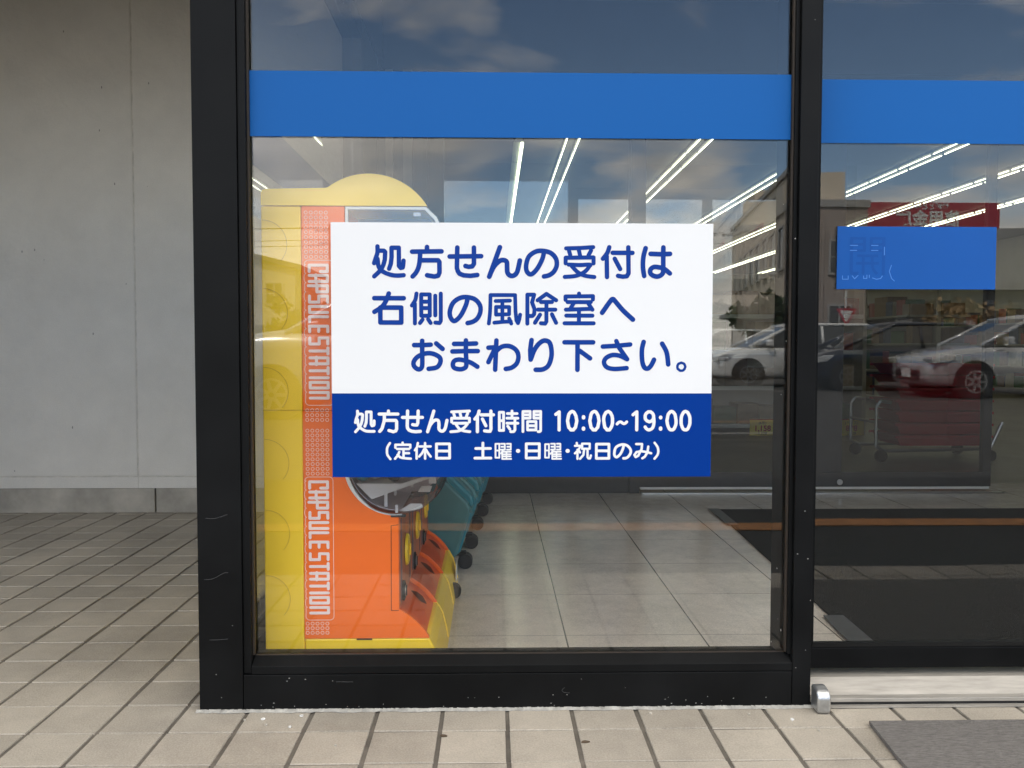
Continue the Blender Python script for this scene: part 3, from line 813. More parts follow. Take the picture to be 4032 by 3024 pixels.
# faint embossed outlines of the lettering printed on its back: 開 and the next sign
bm = bmesh.new()
PS = [(0.0010, s) for s in (
    [(0.800, 1.108), (0.818, 1.108)], [(0.800, 1.096), (0.816, 1.096)], [(0.852, 1.108), (0.868, 1.108)], [(0.852, 1.096), (0.868, 1.096)],
    [(0.884, 1.104), (0.884, 1.085)], [(0.782, 1.034), (0.782, 1.026), (0.796, 1.026), (0.796, 1.034)], [(0.806, 1.034), (0.812, 1.027), (0.820, 1.035)],
    [(0.834, 1.034), (0.834, 1.028), (0.842, 1.028), (0.842, 1.036)], [(0.848, 1.036), (0.848, 1.030)],
    [(0.856, 1.029), (0.866, 1.026), (0.876, 1.028), (0.880, 1.034)], [(0.902, 1.060), (0.897, 1.045), (0.903, 1.028), (0.910, 1.022)],
    )]
stroke_mesh(bm, PS, lambda u, v: (u, 0.0520, v))
obj('faint_outlines', bm, MT['poster_line'], po)
text_mesh('開', 0.105, MT['poster_ghost'], 'show_through_letter', po, Matrix.Translation((0.843, 0.0522, 1.076)) @ Matrix.Rotation(R(90), 4, 'X') @ Matrix.Diagonal((-1, 1, 1, 1)), 0.0)

th = thing('door_threshold', 'brushed metal threshold rail under the sliding door', 'threshold', (1.5, 0.0, 0))
prism('sill_plate', [(-0.030, 0.0115), (-0.030, 0.020), (-0.012, 0.022), (0.030, 0.050), (0.100, 0.050), (0.100, 0.0115)], 0.690, 3.185, MT['aluminium'], th, axis='x', bevel=0.001)
box('shadow_gap', 0.690, 3.185, -0.026, 0.02, 0.0035, 0.0112, MT['rubber'], th)
box('front_lip', 0.690, 3.185, -0.040, -0.027, 0.0015, 0.0045, MT['aluminium'], th)
bm = bmesh.new()
add_prism(bm, [(-0.074, 0.002), (-0.076, 0.040), (-0.066, 0.053), (-0.046, 0.058), (-0.028, 0.058), (-0.028, 0.002)], 0.6895, 0.7215, 'x')
o = obj('door_guide', bm, MT['cast_metal'], None, bevel=0.006, seg=3)
tag(o, 'small silver cast metal block at the foot of the right window post', 'door guide')

dm = bmesh.new()
add_prism(dm, [(0.787, -0.130), (1.93, -0.128), (1.93, -0.95), (0.742, -0.95), (0.772, -0.293)], 0.0015, 0.010, 'z')
o = obj('outdoor_mat', dm, MT['doormat'])
tag(o, 'grey ribbed doormat on the paving in front of the sliding door', 'doormat')

# ================================================================== shop building shell
sb = thing('shop_building', 'single storey shop with flat canopy, its lit interior seen through the glass', 'building', (2, 12, 0))
boxes('canopy', [(-0.764, 8.0, -0.28, -0.035, 3.1, 3.32), (-7.6, -0.765, -1.20, 2.445, 2.80, 3.12)], MT['dark_wall'], sb)  # out of view; reach, height and dark colour set to shade the alcove
box('front_wall', -0.763, 8.0, -0.033, 0.118, 2.552, 4.598, MT['grey_render'], sb)
box('side_header', -0.763, -0.66, 0.12, 2.63, 2.335, 4.598, MT['dark_wall'], sb)
boxes('roof', [(-8.2, 14.2, -0.034, 33.3, 4.6, 4.9)], MT['grey_wall'], sb)
boxes('upper_wall', [(-7.6, -0.765, -0.034, 2.44, 3.122, 4.598)], MT['grey_render'], sb)
box('back_wall', -8.2, 14.2, 33.0, 33.3, -0.05, 4.598, MT['store_wall'], sb)
for q in [(-8.2, -8.0, 2.63, 32.99, -0.05, 4.598), (14.0, 14.2, 0.12, 32.99, -0.05, 4.598), (8.0, 14.0, 0.0, 0.12, -0.05, 4.598)]:
    box('side_wall', *q, MT['store_wall'], sb)
box('ceiling', -7.99, 13.99, 0.13, 32.98, 3.86, 3.90, MT['ceiling'], sb)
box('vestibule_side_wall', 4.2, 4.3, 0.12, 3.1, 0.0, 3.855, MT['grey_wall'], sb)
box('bulkhead', -0.90, 4.19, 3.0, 3.10, 2.45, 2.856, MT['dark_wall'], sb)
box('partition_return', -7.9, -0.905, 2.70, 3.10, 0.0, 3.855, MT['grey_wall'], sb)
box('inner_wall_end', 4.31, 13.9, 3.0, 3.10, 0.0, 3.855, MT['grey_wall'], sb)

# side glazing of the vestibule (glass wall that runs back from the corner post)
sd = thing('side_window', 'side window pane running back from the corner post, blue stripe across it', 'window', (-0.71, 1.0, 0))
box('glass_pane', -0.7135, -0.7075, 0.105, 1.945, 0.122, 2.26, MT['glass'], sd)
box('blue_stripe', -0.7170, -0.7155, 0.110, 1.940, 1.3495, 1.5005, MT['backlit_band'], sd)
box('bottom_rail', -0.755, -0.665, 0.102, 1.945, 0.001, 0.121, MT['black'], sd)
box('top_rail', -0.755, -0.665, 0.102, 1.945, 2.261, 2.334, MT['black'], sd)
box('end_post', -0.755, -0.665, 1.947, 2.445, 0.001, 2.334, MT['dark_wall'], sd)

# ================================================================== inner partition and inner doors
ip = thing('inner_partition', 'dark framed glass partition at the back of the entrance lobby', 'partition', (0.2, 3.05, 0))
box('wall_panel', -0.904, -0.690, 3.0, 3.10, 0.003, 2.449, MT['grey_wall'], ip)
box('pale_post', -0.689, -0.648, 2.985, 3.10, 0.003, 2.449, MT['store_wall'], ip)
box('dark_post', -0.647, -0.590, 3.01, 3.10, 0.003, 2.449, MT['dark_metal'], ip)
box('grey_post', -0.589, -0.536, 2.99, 3.10, 0.003, 2.449, MT['grey_wall'], ip)
box('frame_post', -0.535, -0.450, 3.0, 3.10, 0.003, 2.449, MT['dark_metal'], ip)
box('jamb_panel', -0.449, -0.357, 3.02, 3.10, 0.003, 2.449, MT['dark_wall'], ip)
box('glass_pane', -0.356, 0.735, 3.040, 3.046, 0.135, 2.449, MT['glass_in'], ip)
box('bottom_rail', -0.356, 0.729, 3.0, 3.10, 0.003, 0.134, MT['dark_metal'], ip)
box('door_post', 0.730, 0.790, 2.99, 3.10, 0.003, 2.449, MT['dark_metal'], ip)


def inner_door(x0, x1, label):
    d = thing('inner_door', label, 'door', (x0, 3.05, 0), 'sliding doors at the back of the lobby')
    box('bottom_rail', x0, x1, 3.02, 3.06, 0.034, 0.120, MT['dark_metal'], d)
    box('floor_seal', x0 + 0.01, x1 - 0.01, 3.018, 3.05, 0.020, 0.0335, MT['white_plastic'], d)
    boxes('stile', [(x0, x0 + 0.162 if x0 > 1.5 else x0 + 0.03, 3.02, 3.06, 0.121, 2.30), (x1 - 0.05, x1, 3.02, 3.06, 0.121, 2.30)], MT['dark_metal'], d)
    box('top_rail', x0, x1, 3.02, 3.06, 2.301, 2.447, MT['dark_metal'], d)
    box('glass_pane', x0 + 0.029, x1 - 0.049, 3.037, 3.043, 0.121, 2.302, MT['glass_in'], d)
    if x0 > 1.5:
        cyl('lock', (1.990, 3.0195, 0.062), (1.990, 3.010, 0.062), 0.017, MT['steel'], d, bevel=0.002)
    return d


inner_door(0.792, 1.835, 'inner glass door behind the right edge of the big window')
inner_door(1.838, 2.90, 'inner glass door with a round lock, seen through the outer sliding door')
o = box('floor_guide', 0.80, 2.95, 2.96, 3.005, 0.003, 0.0075, MT['steel'])
tag(o, 'thin steel guide rail in the floor before the inner doors', 'rail')

# entrance carpet
em = thing('entrance_mat', 'large black entrance carpet on the lobby floor', 'mat', (1.8, 1.4, 0))
prism('carpet', [(0.985, 0.30), (1.030, 1.20), (1.098, 2.45), (3.6, 2.45), (3.6, 0.30)], 0.0035, 0.0095, MT['carpet'], em, axis='z')
prism('tape_strip', [(0.955, 0.35), (1.030, 0.35), (1.042, 0.64), (0.977, 0.64)], 0.0100, 0.0112, MT['tape'], em, axis='z')
prism('tape_strip', [(1.055, 2.05), (1.108, 2.05), (1.122, 2.46), (1.066, 2.46)], 0.0100, 0.0112, MT['tape'], em, axis='z')

# ================================================================== fluorescent lamps of the store
def lamp(x, y, label, group):
    t = thing('ceiling_lamp', label, 'lamp', (x, y, 3.84), group)
    boxes('housing', [(x - 0.108, x - 0.068, y + 0.005, y + 1.085, 3.825, 3.858), (x + 0.068, x + 0.108, y + 0.005, y + 1.085, 3.825, 3.858)], MT['housing'], t)
    for s in (-1, 1):
        cyl('tube', (x + s * 0.088, y + 0.045, 3.80), (x + s * 0.088, y + 1.045, 3.80), 0.0085, MT['tube'], t, seg=8)
    return t


lamp0 = None
rows = [(-0.07 + 3.0 * (0.376 + 0.626 * k)) for k in range(0, 6)]
words = ['first', 'second', 'third', 'fourth', 'fifth', 'sixth']
for k, x in enumerate(rows):
    for j in range(24):
        y = 5.6 + 1.1 * j
        lab = 'twin tube ceiling lamp in the %s lit row from the left, behind the shop glass' % words[k]
        if lamp0 is None:
            lamp0 = lamp(x, y, lab, 'twin tube ceiling lamps')
        else:
            c = copy_tree(lamp0)
            c.location = (x, y, 3.84)
            c['label'] = lab
            c['group'] = 'twin tube ceiling lamps'
# a lower single row of trough lamps
def trough(x, y):
    t = thing('trough_lamp', 'pale trough lamp in the single slanting row above the notice', 'lamp', (x, y, 3.45), 'trough lamps in one row')
    bm = bmesh.new()
    add_prism(bm, [(x - 0.075, 3.44), (x - 0.035, 3.50), (x + 0.035, 3.50), (x + 0.05, 3.44)], y + 0.004, y + 1.19, 'y')
    obj('reflector', bm, MT['lamp_side'], t)
    cyl('tube', (x + 0.035, y + 0.03, 3.43), (x + 0.035, y + 1.17, 3.43), 0.018, MT['tube'], t, seg=8)
    boxes('hanger', [(x - 0.01, x + 0.01, y + 0.3, y + 0.32, 3.501, 3.858), (x - 0.01, x + 0.01, y + 0.9, y + 0.92, 3.501, 3.858)], MT['housing'], t)
    return t


MT['lamp_side'] = mat('lamp_reflector', (0.62, 0.66, 0.58), 0.4)
tr0 = trough(0.26, 8.9)
for j in range(1, 14):
    c = copy_tree(tr0)
    c.location = (0.26, 8.9 + 1.2 * j, 3.45)

# ================================================================== store shelving
def rack(x0, x1, y, h, depth, label, loc_name='shelf_rack'):
    t = thing(loc_name, label, 'shelf', ((x0 + x1) / 2, y, 0))
    box('kick_plate', x0, x1, y + 0.05, y + depth, 0.003, 0.075, MT['dark_metal'], t)
    zs = [0.078, 0.45, 0.80, 1.15]
    zs = [z for z in zs if z < h - 0.2]
    boxes('shelf_board', [(x0, x1, y, y + depth, z, z + 0.03) for z in zs], MT['aluminium'], t)
    boxes('price_rail', [(x0, x1, y - 0.012, y - 0.001, z - 0.004, z + 0.036) for z in zs], MT['white_plastic'], t)
    boxes('upright', [(x0 - 0.04, x0 - 0.001, y, y + depth, 0.003, h), (x1 + 0.001, x1 + 0.04, y, y + depth, 0.003, h)], MT['cream'], t)
    box('back_panel', x0, x1, y + depth, y + depth + 0.03, 0.003, h, MT['store_wall'], t)
    return zs


cw = ['brown', 'tan', 'green', 'red', 'cream', 'blue', 'dark brown']
sw_ = ['lowest', 'second', 'third', 'top']
ow = ['first', 'second', 'third', 'fourth', 'fifth', 'sixth', 'seventh', 'eighth', 'ninth', 'tenth', 'eleventh', 'twelfth', 'thirteenth']


def fill(x0, x1, y, zs, lo, hi, which, pick):
    for r, z in enumerate(zs):
        x, k = x0 + 0.02, 0
        while k < 13:
            wd = random.uniform(lo, hi)
            if x + wd > x1 - 0.01:
                break
            hh = random.uniform(0.16, 0.29)
            ci = random.choice(pick)
            o = box('carton', x, x + wd - 0.008, y + 0.03 + random.uniform(0, .05), y + 0.34, z + 0.031, z + 0.031 + hh, CARTON[ci], None, 0.003)
            tag(o, '%s carton, %s from the left on the %s shelf of the %s' % (cw[ci], ow[k], sw_[r], which), 'carton', 'cartons on the store shelves')
            x += wd
            k += 1


zs = rack(1.05, 3.55, 6.35, 1.45, 0.45, 'low display rack of cartons behind the inner doors')
fill(1.05, 3.55, 6.35, zs, 0.20, 0.34, 'low display rack', [0, 1, 2, 3, 6, 0, 1])
zs = rack(-1.6, 0.6, 7.2, 1.30, 0.45, 'low rack of goods behind the notice, left of the display rack')
fill(-1.6, 0.6, 7.2, zs, 0.24, 0.4, 'left rack', [1, 3, 4, 5])
for x, lab in ((2.44, 'yellow price card at the left of the display rack'), (3.32, 'yellow price card at the right of the display rack')):
    t = thing('price_card', lab, 'price card', (x, 6.33, 0.1))
    box('card', x, x + 0.25, 6.328, 6.332, 0.0, 0.165, MT['yellow_card'], t)
    box('red_strip', x, x + 0.25, 6.3265, 6.3275, 0.155, 0.164, MT['red_ink'], t)
    a = '1,158' if x < 3 else '898'
    b = 'スーパードライ' if False else ('(6缶)' if x < 3 else '(ケース)')
    mtx = Matrix.Translation((x + 0.125, 6.3262, 0.070)) @ Matrix.Rotation(R(90), 4, 'X')
    text_mesh(a, 0.075, MT['red_ink'], 'price', t, mtx, 0.002)
    mtx = Matrix.Translation((x + 0.125, 6.3262, 0.125)) @ Matrix.Rotation(R(90), 4, 'X')
    text_mesh(b, 0.036, MT['ink'], 'card_text', t, mtx)
    mtx = Matrix.Translation((x + 0.125, 6.3262, 0.022)) @ Matrix.Rotation(R(90), 4, 'X')
    text_mesh('1,228' if x < 3 else '2,028', 0.04, MT['ink'], 'small_price', t, mtx)
names = ['beside the left wall', 'left of the middle', 'right of the middle', 'beside the right wall']
for k, x in enumerate((-5.2, 2.6, 6.2, 10.0)):
    t = thing('aisle_shelf', 'long tall aisle of store shelves, %s' % names[k], 'shelf', (x, 18, 0), 'long store aisles')
    box('back_panel', x - 0.03, x + 0.03, 10.0, 30.0, 0.003, 1.75, MT['store_wall'], t)
    boxes('shelf_board', [(x - 0.45, x - 0.031, 10.0, 30.0, z, z + 0.03) for z in (0.1, 0.5, 0.9, 1.3)] + [(x + 0.031, x + 0.45, 10.0, 30.0, z, z + 0.03) for z in (0.1, 0.5, 0.9, 1.3)], MT['aluminium'], t)
    bm = bmesh.new()
    for z in (0.131, 0.531, 0.931, 1.331):
        for s in (-1, 1):
            y = 10.05
            while y < 29.6:
                d = random.uniform(0.2, 0.5)
                add_box(bm, *sorted((x + s * 0.06, x + s * random.uniform(0.34, 0.42))), y, y + d - 0.02, z, z + random.uniform(0.15, 0.3))
                y += d
    for f in bm.faces:
        f.material_index = int(f.calc_center_median().y * 7.3 + f.calc_center_median().z * 3) % len(CARTON)
    g = obj('goods', bm, CARTON, t)
    g['kind'] = 'stuff'

# shopping trolley with a red basket, just inside the inner doors
tr = thing('shopping_trolley', 'shopping trolley with a dark red basket at the right, behind the glass', 'trolley', (3.1, 4.6, 0))
bm = bmesh.new()
for yy in (4.37, 4.83):
    add_tube(bm, [(2.92, yy, 0.45), (2.84, yy, 0.46), (2.81, yy, 0.42), (2.81, yy, 0.12), (2.87, yy, 0.085), (3.68, yy, 0.10), (3.77, yy, 0.3)], 0.013)
add_tube(bm, [(2.81, 4.37, 0.30), (2.81, 4.83, 0.30)], 0.011)
obj('frame', bm, MT['chrome'], tr)
for xx in (2.85, 3.68):
    for yy in (4.37, 4.83):
        cyl('castor', (xx, yy - 0.014, 0.048), (xx, yy + 0.014, 0.048), 0.045, MT['castor'], tr, seg=14)

for k in range(7):
    z = 0.118 + 0.09 * k
    bt = thing('shopping_basket', 'dark red shopping basket, %s of the stack on the trolley' % ('lowest', 'second from the bottom', 'third from the bottom', 'middle one', 'third from the top', 'second from the top', 'topmost')[k], 'basket', (3.33, 4.6, z), 'stacked red baskets')
    bm = bmesh.new()
    A = [(3.02, 4.42), (3.64, 4.42), (3.64, 4.78), (3.02, 4.78)]
    B = [(2.97, 4.385), (3.69, 4.385), (3.69, 4.815), (2.97, 4.815)]
    lo = [bm.verts.new((x, y, z)) for x, y in A]
    hi = [bm.verts.new((x, y, z + 0.082)) for x, y in B]
    bm.faces.new(lo[::-1])
    for i in range(4):
        bm.faces.new((lo[i], lo[(i + 1) % 4], hi[(i + 1) % 4], hi[i]))
    obj('tub', bm, MT['red_plastic'], bt)
    boxes('rim', [(2.955, 3.705, 4.370, 4.3845, z + 0.062, z + 0.082), (2.955, 3.705, 4.8155, 4.83, z + 0.062, z + 0.082)], MT['red_plastic'], bt, 0.003)

bm = bmesh.new()
rr = random.Random(21)
for k in range(46):
    if k < 30:
        x, z = rr.uniform(-0.62, 0.63), 0.004 + abs(rr.gauss(0, 0.012))
    else:
        x, z = rr.choice([rr.uniform(-0.755, -0.665), rr.uniform(-0.6, 0.6), rr.uniform(0.65, 0.686)]), rr.uniform(0.01, 0.5)
        if -0.66 < x < 0.645:
            z = rr.uniform(0.01, 0.08)
    a, b2 = rr.uniform(0.0007, 0.0022), rr.uniform(0.0005, 0.0012)
    t0 = rr.uniform(0, 3.14)
    pts = [(x + a * math.cos(t0 + q) * (1 if q % 2 else 0.7), z + b2 * math.sin(t0 + q)) for q in (0, 1.1, 2.2, 3.4, 4.9)]
    bm.faces.new([bm.verts.new((u, FY - 0.0004, v)) for u, v in pts])
g = obj('paint_chips', bm, MT['chip'], sw)
g['kind'] = 'stuff'
bm = bmesh.new()
stroke_mesh(bm, [(0.00028, smooth_line(q)) for q in ([(0.10, 0.052), (0.094, 0.046), (0.098, 0.041), (0.112, 0.039)], [(-0.745, 0.315), (-0.725, 0.317), (-0.700, 0.330), (-0.690, 0.331)], [(-0.735, 0.172), (-0.715, 0.172), (-0.692, 0.174)], [(-0.74, 0.46), (-0.72, 0.459), (-0.69, 0.468)], [(-0.44, 0.070), (-0.40, 0.0695)])], lambda u, v: (u, FY - 0.0005, v))
obj('scratch_marks', bm, MT['scuff'], sw)['kind'] = 'stuff'

# ================================================================== orange and yellow capsule toy machine
MY0, MY1 = 0.12, 1.075                      # the station is three units long, its side faces the window
cm = thing('capsule_machine', 'yellow and orange capsule toy machine standing behind the left of the window', 'vending machine', (-0.43, 0.6, 0))
prism('back_shell', [(-0.645, 0.003), (-0.5465, 0.003), (-0.5465, 1.2075), (-0.645, 1.2075)], MY0 + 0.001, MY1 - 0.001, MT['yellow'], cm, bevel=0.003)
prism('base', [(-0.5455, 0.003), (-0.198, 0.003), (-0.206, 0.050), (-0.216, 0.092), (-0.2315, 0.1215), (-0.5455, 0.1215)], MY0 + 0.001, MY1 - 0.001, MT['yellow'], cm, bevel=0.004)
# rounded cap with the dome
dome_r, dome_x = 0.170, -0.377
dcz = 1.288 - dome_r
a_r = math.degrees(math.acos((-0.232 - dome_x) / dome_r)) if False else 32.0
prof = [(-0.644, 1.2090), (-0.644, 1.240), (-0.640, 1.247), (-0.632, 1.2495), (-0.486, 1.2525)]
prof += [(x, z) for x, z in reversed(arc(dome_x, dcz, dome_r, 32, 127, 22))]
prof += [(-0.2335, 1.2090)]
prism('dome_cap', prof, MY0 - 0.002, MY1, MT['cream_yellow'], cm, bevel=0.0035)
ORX = -0.308
# orange case: column beside the window, lower case cut round the bottom of the clear drum
prism('upper_column', [(-0.5455, 0.70), (-0.4385, 0.70), (-0.4385, 1.2075), (-0.5455, 1.2075)], MY0, MY1, MT['orange'], cm, bevel=0.002)
WC, WR = (-0.313, 0.568), 0.133
flare = [(-0.308, 0.196), (-0.297, 0.190), (-0.279, 0.178), (-0.262, 0.163), (-0.247, 0.147), (-0.235, 0.130), (-0.2315, 0.1225)]
cut = arc(WC[0], WC[1], WR, 272, 180, 18)
prof = [(-0.5455, 0.1225)] + flare[::-1] + [(cut[0][0], cut[0][1])] + cut + [(-0.4460, 0.699), (-0.5455, 0.699)]
side = prism('side_panel', prof, MY0, MY0 + 0.012, MT['orange'], cm)
cut2 = arc(WC[0], WC[1], WR + 0.0015, 268, 180, 18)
prof_in = [(-0.5455, 0.1225), (-0.318, 0.1225)] + cut2 + [(-0.4480, 0.699), (-0.5455, 0.699)]
prism('case', prof_in, MY0 + 0.0125, MY1, MT['orange'], cm)
# clear drums with white rims
drum = thing  # readability only
prof_low = arc(WC[0], WC[1], WR - 0.003, 0, 360, 40)[:-1]
rim_out = arc(WC[0], WC[1], WR - 0.0005, 100, 276, 30)
rim_in = [(WC[0] + (WR - 0.0025 - 0.0080 * math.sin(math.pi * min(1, i / 24.0)) ** 0.6) * math.cos(R(100 + 176 * i / 30)), WC[1] + (WR - 0.0025 - 0.0080 * math.sin(math.pi * min(1, i / 24.0)) ** 0.6) * math.sin(R(100 + 176 * i / 30))) for i in range(31)]
for nm, y in (('drum_rim', MY0 - 0.002), ('drum_rim', MY0 + 0.30), ('drum_rim', MY0 + 0.62)):
    bm = bmesh.new()
    n = len(rim_out)
    rings = [[bm.verts.new((x, yy, z)) for x, z in rr] for rr, yy in ((rim_out, y), (rim_out, y + 0.012), (rim_in, y + 0.012), (rim_in, y))]
    for q in range(4):
        A, B = rings[q], rings[(q + 1) % 4]
        for i in range(n - 1):
            bm.faces.new((A[i], A[i + 1], B[i + 1], B[i]))
    obj(nm, bm, MT['white_plastic'], cm, smooth=False)
bm = bmesh.new()
add_prism(bm, arc(WC[0], WC[1], WR - 0.0095, 0, 360, 40)[:-1], MY0 + 0.002, MY0 + 0.0045)
obj('drum_window', bm, MT['acrylic'], cm)
bm = bmesh.new()
ring = [(x, z) for x, z in arc(WC[0], WC[1], WR - 0.003, -88, 60, 24)]
for (xa, za), (xb, zb) in zip(ring[:-1], ring[1:]):
    v = [bm.verts.new(p) for p in ((xa, MY0 + 0.012, za), (xb, MY0 + 0.012, zb), (xb, MY1 - 0.02, zb), (xa, MY1 - 0.02, za))]
    bm.faces.new(v)
bmesh.ops.remove_doubles(bm, verts=bm.verts, dist=1e-5)
bmesh.ops.solidify(bm, geom=bm.faces[:], thickness=0.0025)
obj('drum_front', bm, MT['acrylic'], cm)
bm = bmesh.new()
ring = arc(WC[0], WC[1], WR - 0.0105, 275, 130, 20)
for (xa, za), (xb, zb) in zip(ring[:-1], ring[1:]):
    bm.faces.new([bm.verts.new(p) for p in ((xa, MY0 + 0.0135, za), (xb, MY0 + 0.0135, zb), (xb, MY0 + 0.284, zb), (xa, MY0 + 0.284, za))])
bmesh.ops.remove_doubles(bm, verts=bm.verts, dist=1e-5)
bmesh.ops.solidify(bm, geom=bm.faces[:], thickness=0.002)
obj('drum_liner', bm, MT['mauve'], cm)
prism('drum_back', arc(WC[0], WC[1], WR - 0.012, 0, 360, 36)[:-1], MY0 + 0.285, MY0 + 0.295, MT['mauve'], cm)
# white chute, pegs and paper inside the lower drum
prism('chute', [(-0.4170, 0.5130), (-0.3017, 0.5130), (-0.2333, 0.5340), (-0.2333, 0.5255), (-0.3780, 0.4730), (-0.4090, 0.5050)], MY0 + 0.02, MY0 + 0.20, MT['white_plastic'], cm)
boxes('peg', [(-0.3475, -0.3395, MY0 + 0.03, MY0 + 0.04, 0.4520, 0.4860), (-0.3330, -0.3270, MY0 + 0.12, MY0 + 0.13, 0.466, 0.492), (-0.3175, -0.3105, MY0 + 0.012, MY0 + 0.02, 0.4400, 0.4600), (-0.2960, -0.2900, MY0 + 0.2, MY0 + 0.21, 0.475, 0.50)], MT['white_plastic'], cm)
prism('inner_card', [(-0.3096, 0.4430), (-0.2806, 0.4610), (-0.2516, 0.4610), (-0.2490, 0.4520), (-0.2596, 0.4470), (-0.2965, 0.4410)], MY0 + 0.024, MY0 + 0.026, MT['paper'], cm)
prism('inner_card', [(-0.268, 0.478), (-0.258, 0.494), (-0.230, 0.494), (-0.236, 0.478)], MY0 + 0.10, MY0 + 0.102, MT['paper'], cm)
box('white_bracket', -0.2333, -0.2149, MY0 + 0.02, MY0 + 0.05, 0.513, 0.532, MT['white_plastic'], cm)
box('drum_foot', -0.3270, -0.290, MY0 - 0.0035, MY0 + 0.010, 0.4320, 0.4365, MT['black_plastic'], cm)
# upper clear window
prof_up = [(-0.4365, 0.72), (-0.190, 0.72), (-0.190, 1.10), (-0.196, 1.150), (-0.210, 1.182), (-0.236, 1.2070), (-0.4365, 1.2070)]
prof_ui = [(-0.4300, 0.73), (-0.197, 0.73), (-0.197, 1.10), (-0.203, 1.146), (-0.216, 1.176), (-0.240, 1.2000), (-0.4300, 1.2000)]
bm = bmesh.new()
n = len(prof_up)
rings = [[bm.verts.new((x, yy, z)) for x, z in rr] for rr, yy in ((prof_up, MY0), (prof_up, MY0 + 0.012), (prof_ui, MY0 + 0.012), (prof_ui, MY0))]
for q in range(4):
    A, B = rings[q], rings[(q + 1) % 4]
    for i in range(n):
        bm.faces.new((A[i], A[(i + 1) % n], B[(i + 1) % n], B[i]))
obj('upper_rim', bm, MT['white_plastic'], cm)
prism('upper_window', [(x, z) for x, z in prof_ui], MY0 + 0.003, MY0 + 0.0055, MT['acrylic'], cm)
bm = bmesh.new()
pu = prof_up[1:6]
for (xa, za), (xb, zb) in zip(pu[:-1], pu[1:]):
    bm.faces.new([bm.verts.new(p) for p in ((xa, MY0 + 0.0125, za), (xb, MY0 + 0.0125, zb), (xb, MY1 - 0.02, zb), (xa, MY1 - 0.02, za))])
bmesh.ops.remove_doubles(bm, verts=bm.verts, dist=1e-5)
bmesh.ops.solidify(bm, geom=bm.faces[:], thickness=0.0025)
obj('upper_front', bm, MT['acrylic'], cm)
prism('upper_back', [(x, z) for x, z in prof_ui], MY0 + 0.16, MY0 + 0.17, MT['mauve'], cm)
box('upper_tag', -0.268, -0.250, MY0 + 0.006, MY0 + 0.007, 1.185, 1.194, MT['paper'], cm)

# front (seen very obliquely): printed panel, knobs, coin slots, trays
us = [(0.125, 0.425), (0.435, 0.745), (0.755, 1.072)]
for a, b in us:
    box('front_panel', -0.3175, -0.3060, a, b, 0.197, 0.432, MT['front_print'], cm)
    boxes('front_stripe', [(-0.3059, -0.3045, a + 0.02, a + 0.045, 0.21, 0.42), (-0.3059, -0.3045, b - 0.05, b - 0.03, 0.21, 0.42)], MT['print_purple'], cm)
    yc = (a + b) / 2
    kb = cyl('knob', (-0.3045, yc, 0.314), (-0.2965, yc, 0.314), 0.044, MT['yellow'], cm, r1=0.039, seg=28, bevel=0.002)
    box('knob_grip', -0.2963, -0.2915, yc - 0.006, yc + 0.006, 0.298, 0.330, MT['yellow'], kb, bevel=0.004)
    bm = bmesh.new()
    for q in range(3):
        add_cyl(bm, (-0.3045, yc - 0.085, 0.225), (-0.300 + q * 0.002, yc - 0.085, 0.225), 0.026 - q * 0.006, seg=20)
    obj('coin_slot', bm, MT['ink'], cm)
    cyl('coin_plate', (-0.2995, yc - 0.085, 0.225), (-0.2965, yc - 0.085, 0.225), 0.015, MT['steel'], cm, seg=18)
    box('slot_gap', -0.2955, -0.2940, yc - 0.087, yc - 0.083, 0.212, 0.238, MT['ink'], cm)
    # tray: curved hood following the flare, a dark slot along its far side, a scoop on the near side
    hood = [(-0.318, 0.123)] + [(x - 0.008, z - 0.006) for x, z in flare[::-1]] + [(-0.318, 0.188)]
    prism('tray', hood, a + 0.006, b - 0.006, MT['orange_deep'], cm)

    def patch(name, y_mid, prof_w, lift, m):
        bm = bmesh.new()
        rowv = []
        for (x, z), w_ in prof_w:
            rowv.append([bm.verts.new((x - 0.008 + lift, y_mid + s_ * w_, z - 0.006 + lift)) for s_ in (-1, 1)])
        for A, B in zip(rowv[:-1], rowv[1:]):
            bm.faces.new((A[0], A[1], B[1], B[0]))
        bmesh.ops.solidify(bm, geom=bm.faces[:], thickness=0.0012)
        obj(name, bm, m, cm)
    sp_ = [(-0.303, 0.1935), (-0.291, 0.186), (-0.277, 0.1765), (-0.262, 0.163), (-0.249, 0.149), (-0.240, 0.138)]
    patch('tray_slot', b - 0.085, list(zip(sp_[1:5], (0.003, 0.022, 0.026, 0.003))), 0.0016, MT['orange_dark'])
    patch('tray_scoop', a + 0.095, list(zip(sp_, (0.060, 0.072, 0.075, 0.070, 0.052, 0.018))), 0.0026, MT['orange'])
    patch('tray_lip', b - 0.035, list(zip(sp_, (0.008, 0.008, 0.008, 0.008, 0.008, 0.008))), 0.003, MT['orange'])
for y in (0.430, 0.750, 1.075):
    rib = [(-0.318, 0.1225)] + flare[::-1] + [(-0.318, 0.198)]
    prism('tray_rib', rib, y - 0.005, y + 0.005, MT['orange'], cm, bevel=0.002)
    prism('base_rib', [(-0.25, 0.02), (-0.197, 0.02), (-0.2035, 0.055), (-0.2135, 0.094), (-0.2295, 0.1222), (-0.25, 0.1222)], y - 0.004, y + 0.004, MT['cream_yellow'], cm, bevel=0.001)
box('hazard_label', -0.2005, -0.1985, 0.95, 1.04, 0.04, 0.10, MT['paper'], cm)

# thin lines moulded into the side
GY = MY0 - 0.0006


def line_strip(pts, r, y=GY):
    bm = bmesh.new()
    stroke_mesh(bm, [(r, pts)], lambda u, v: (u, y, v))
    return bm


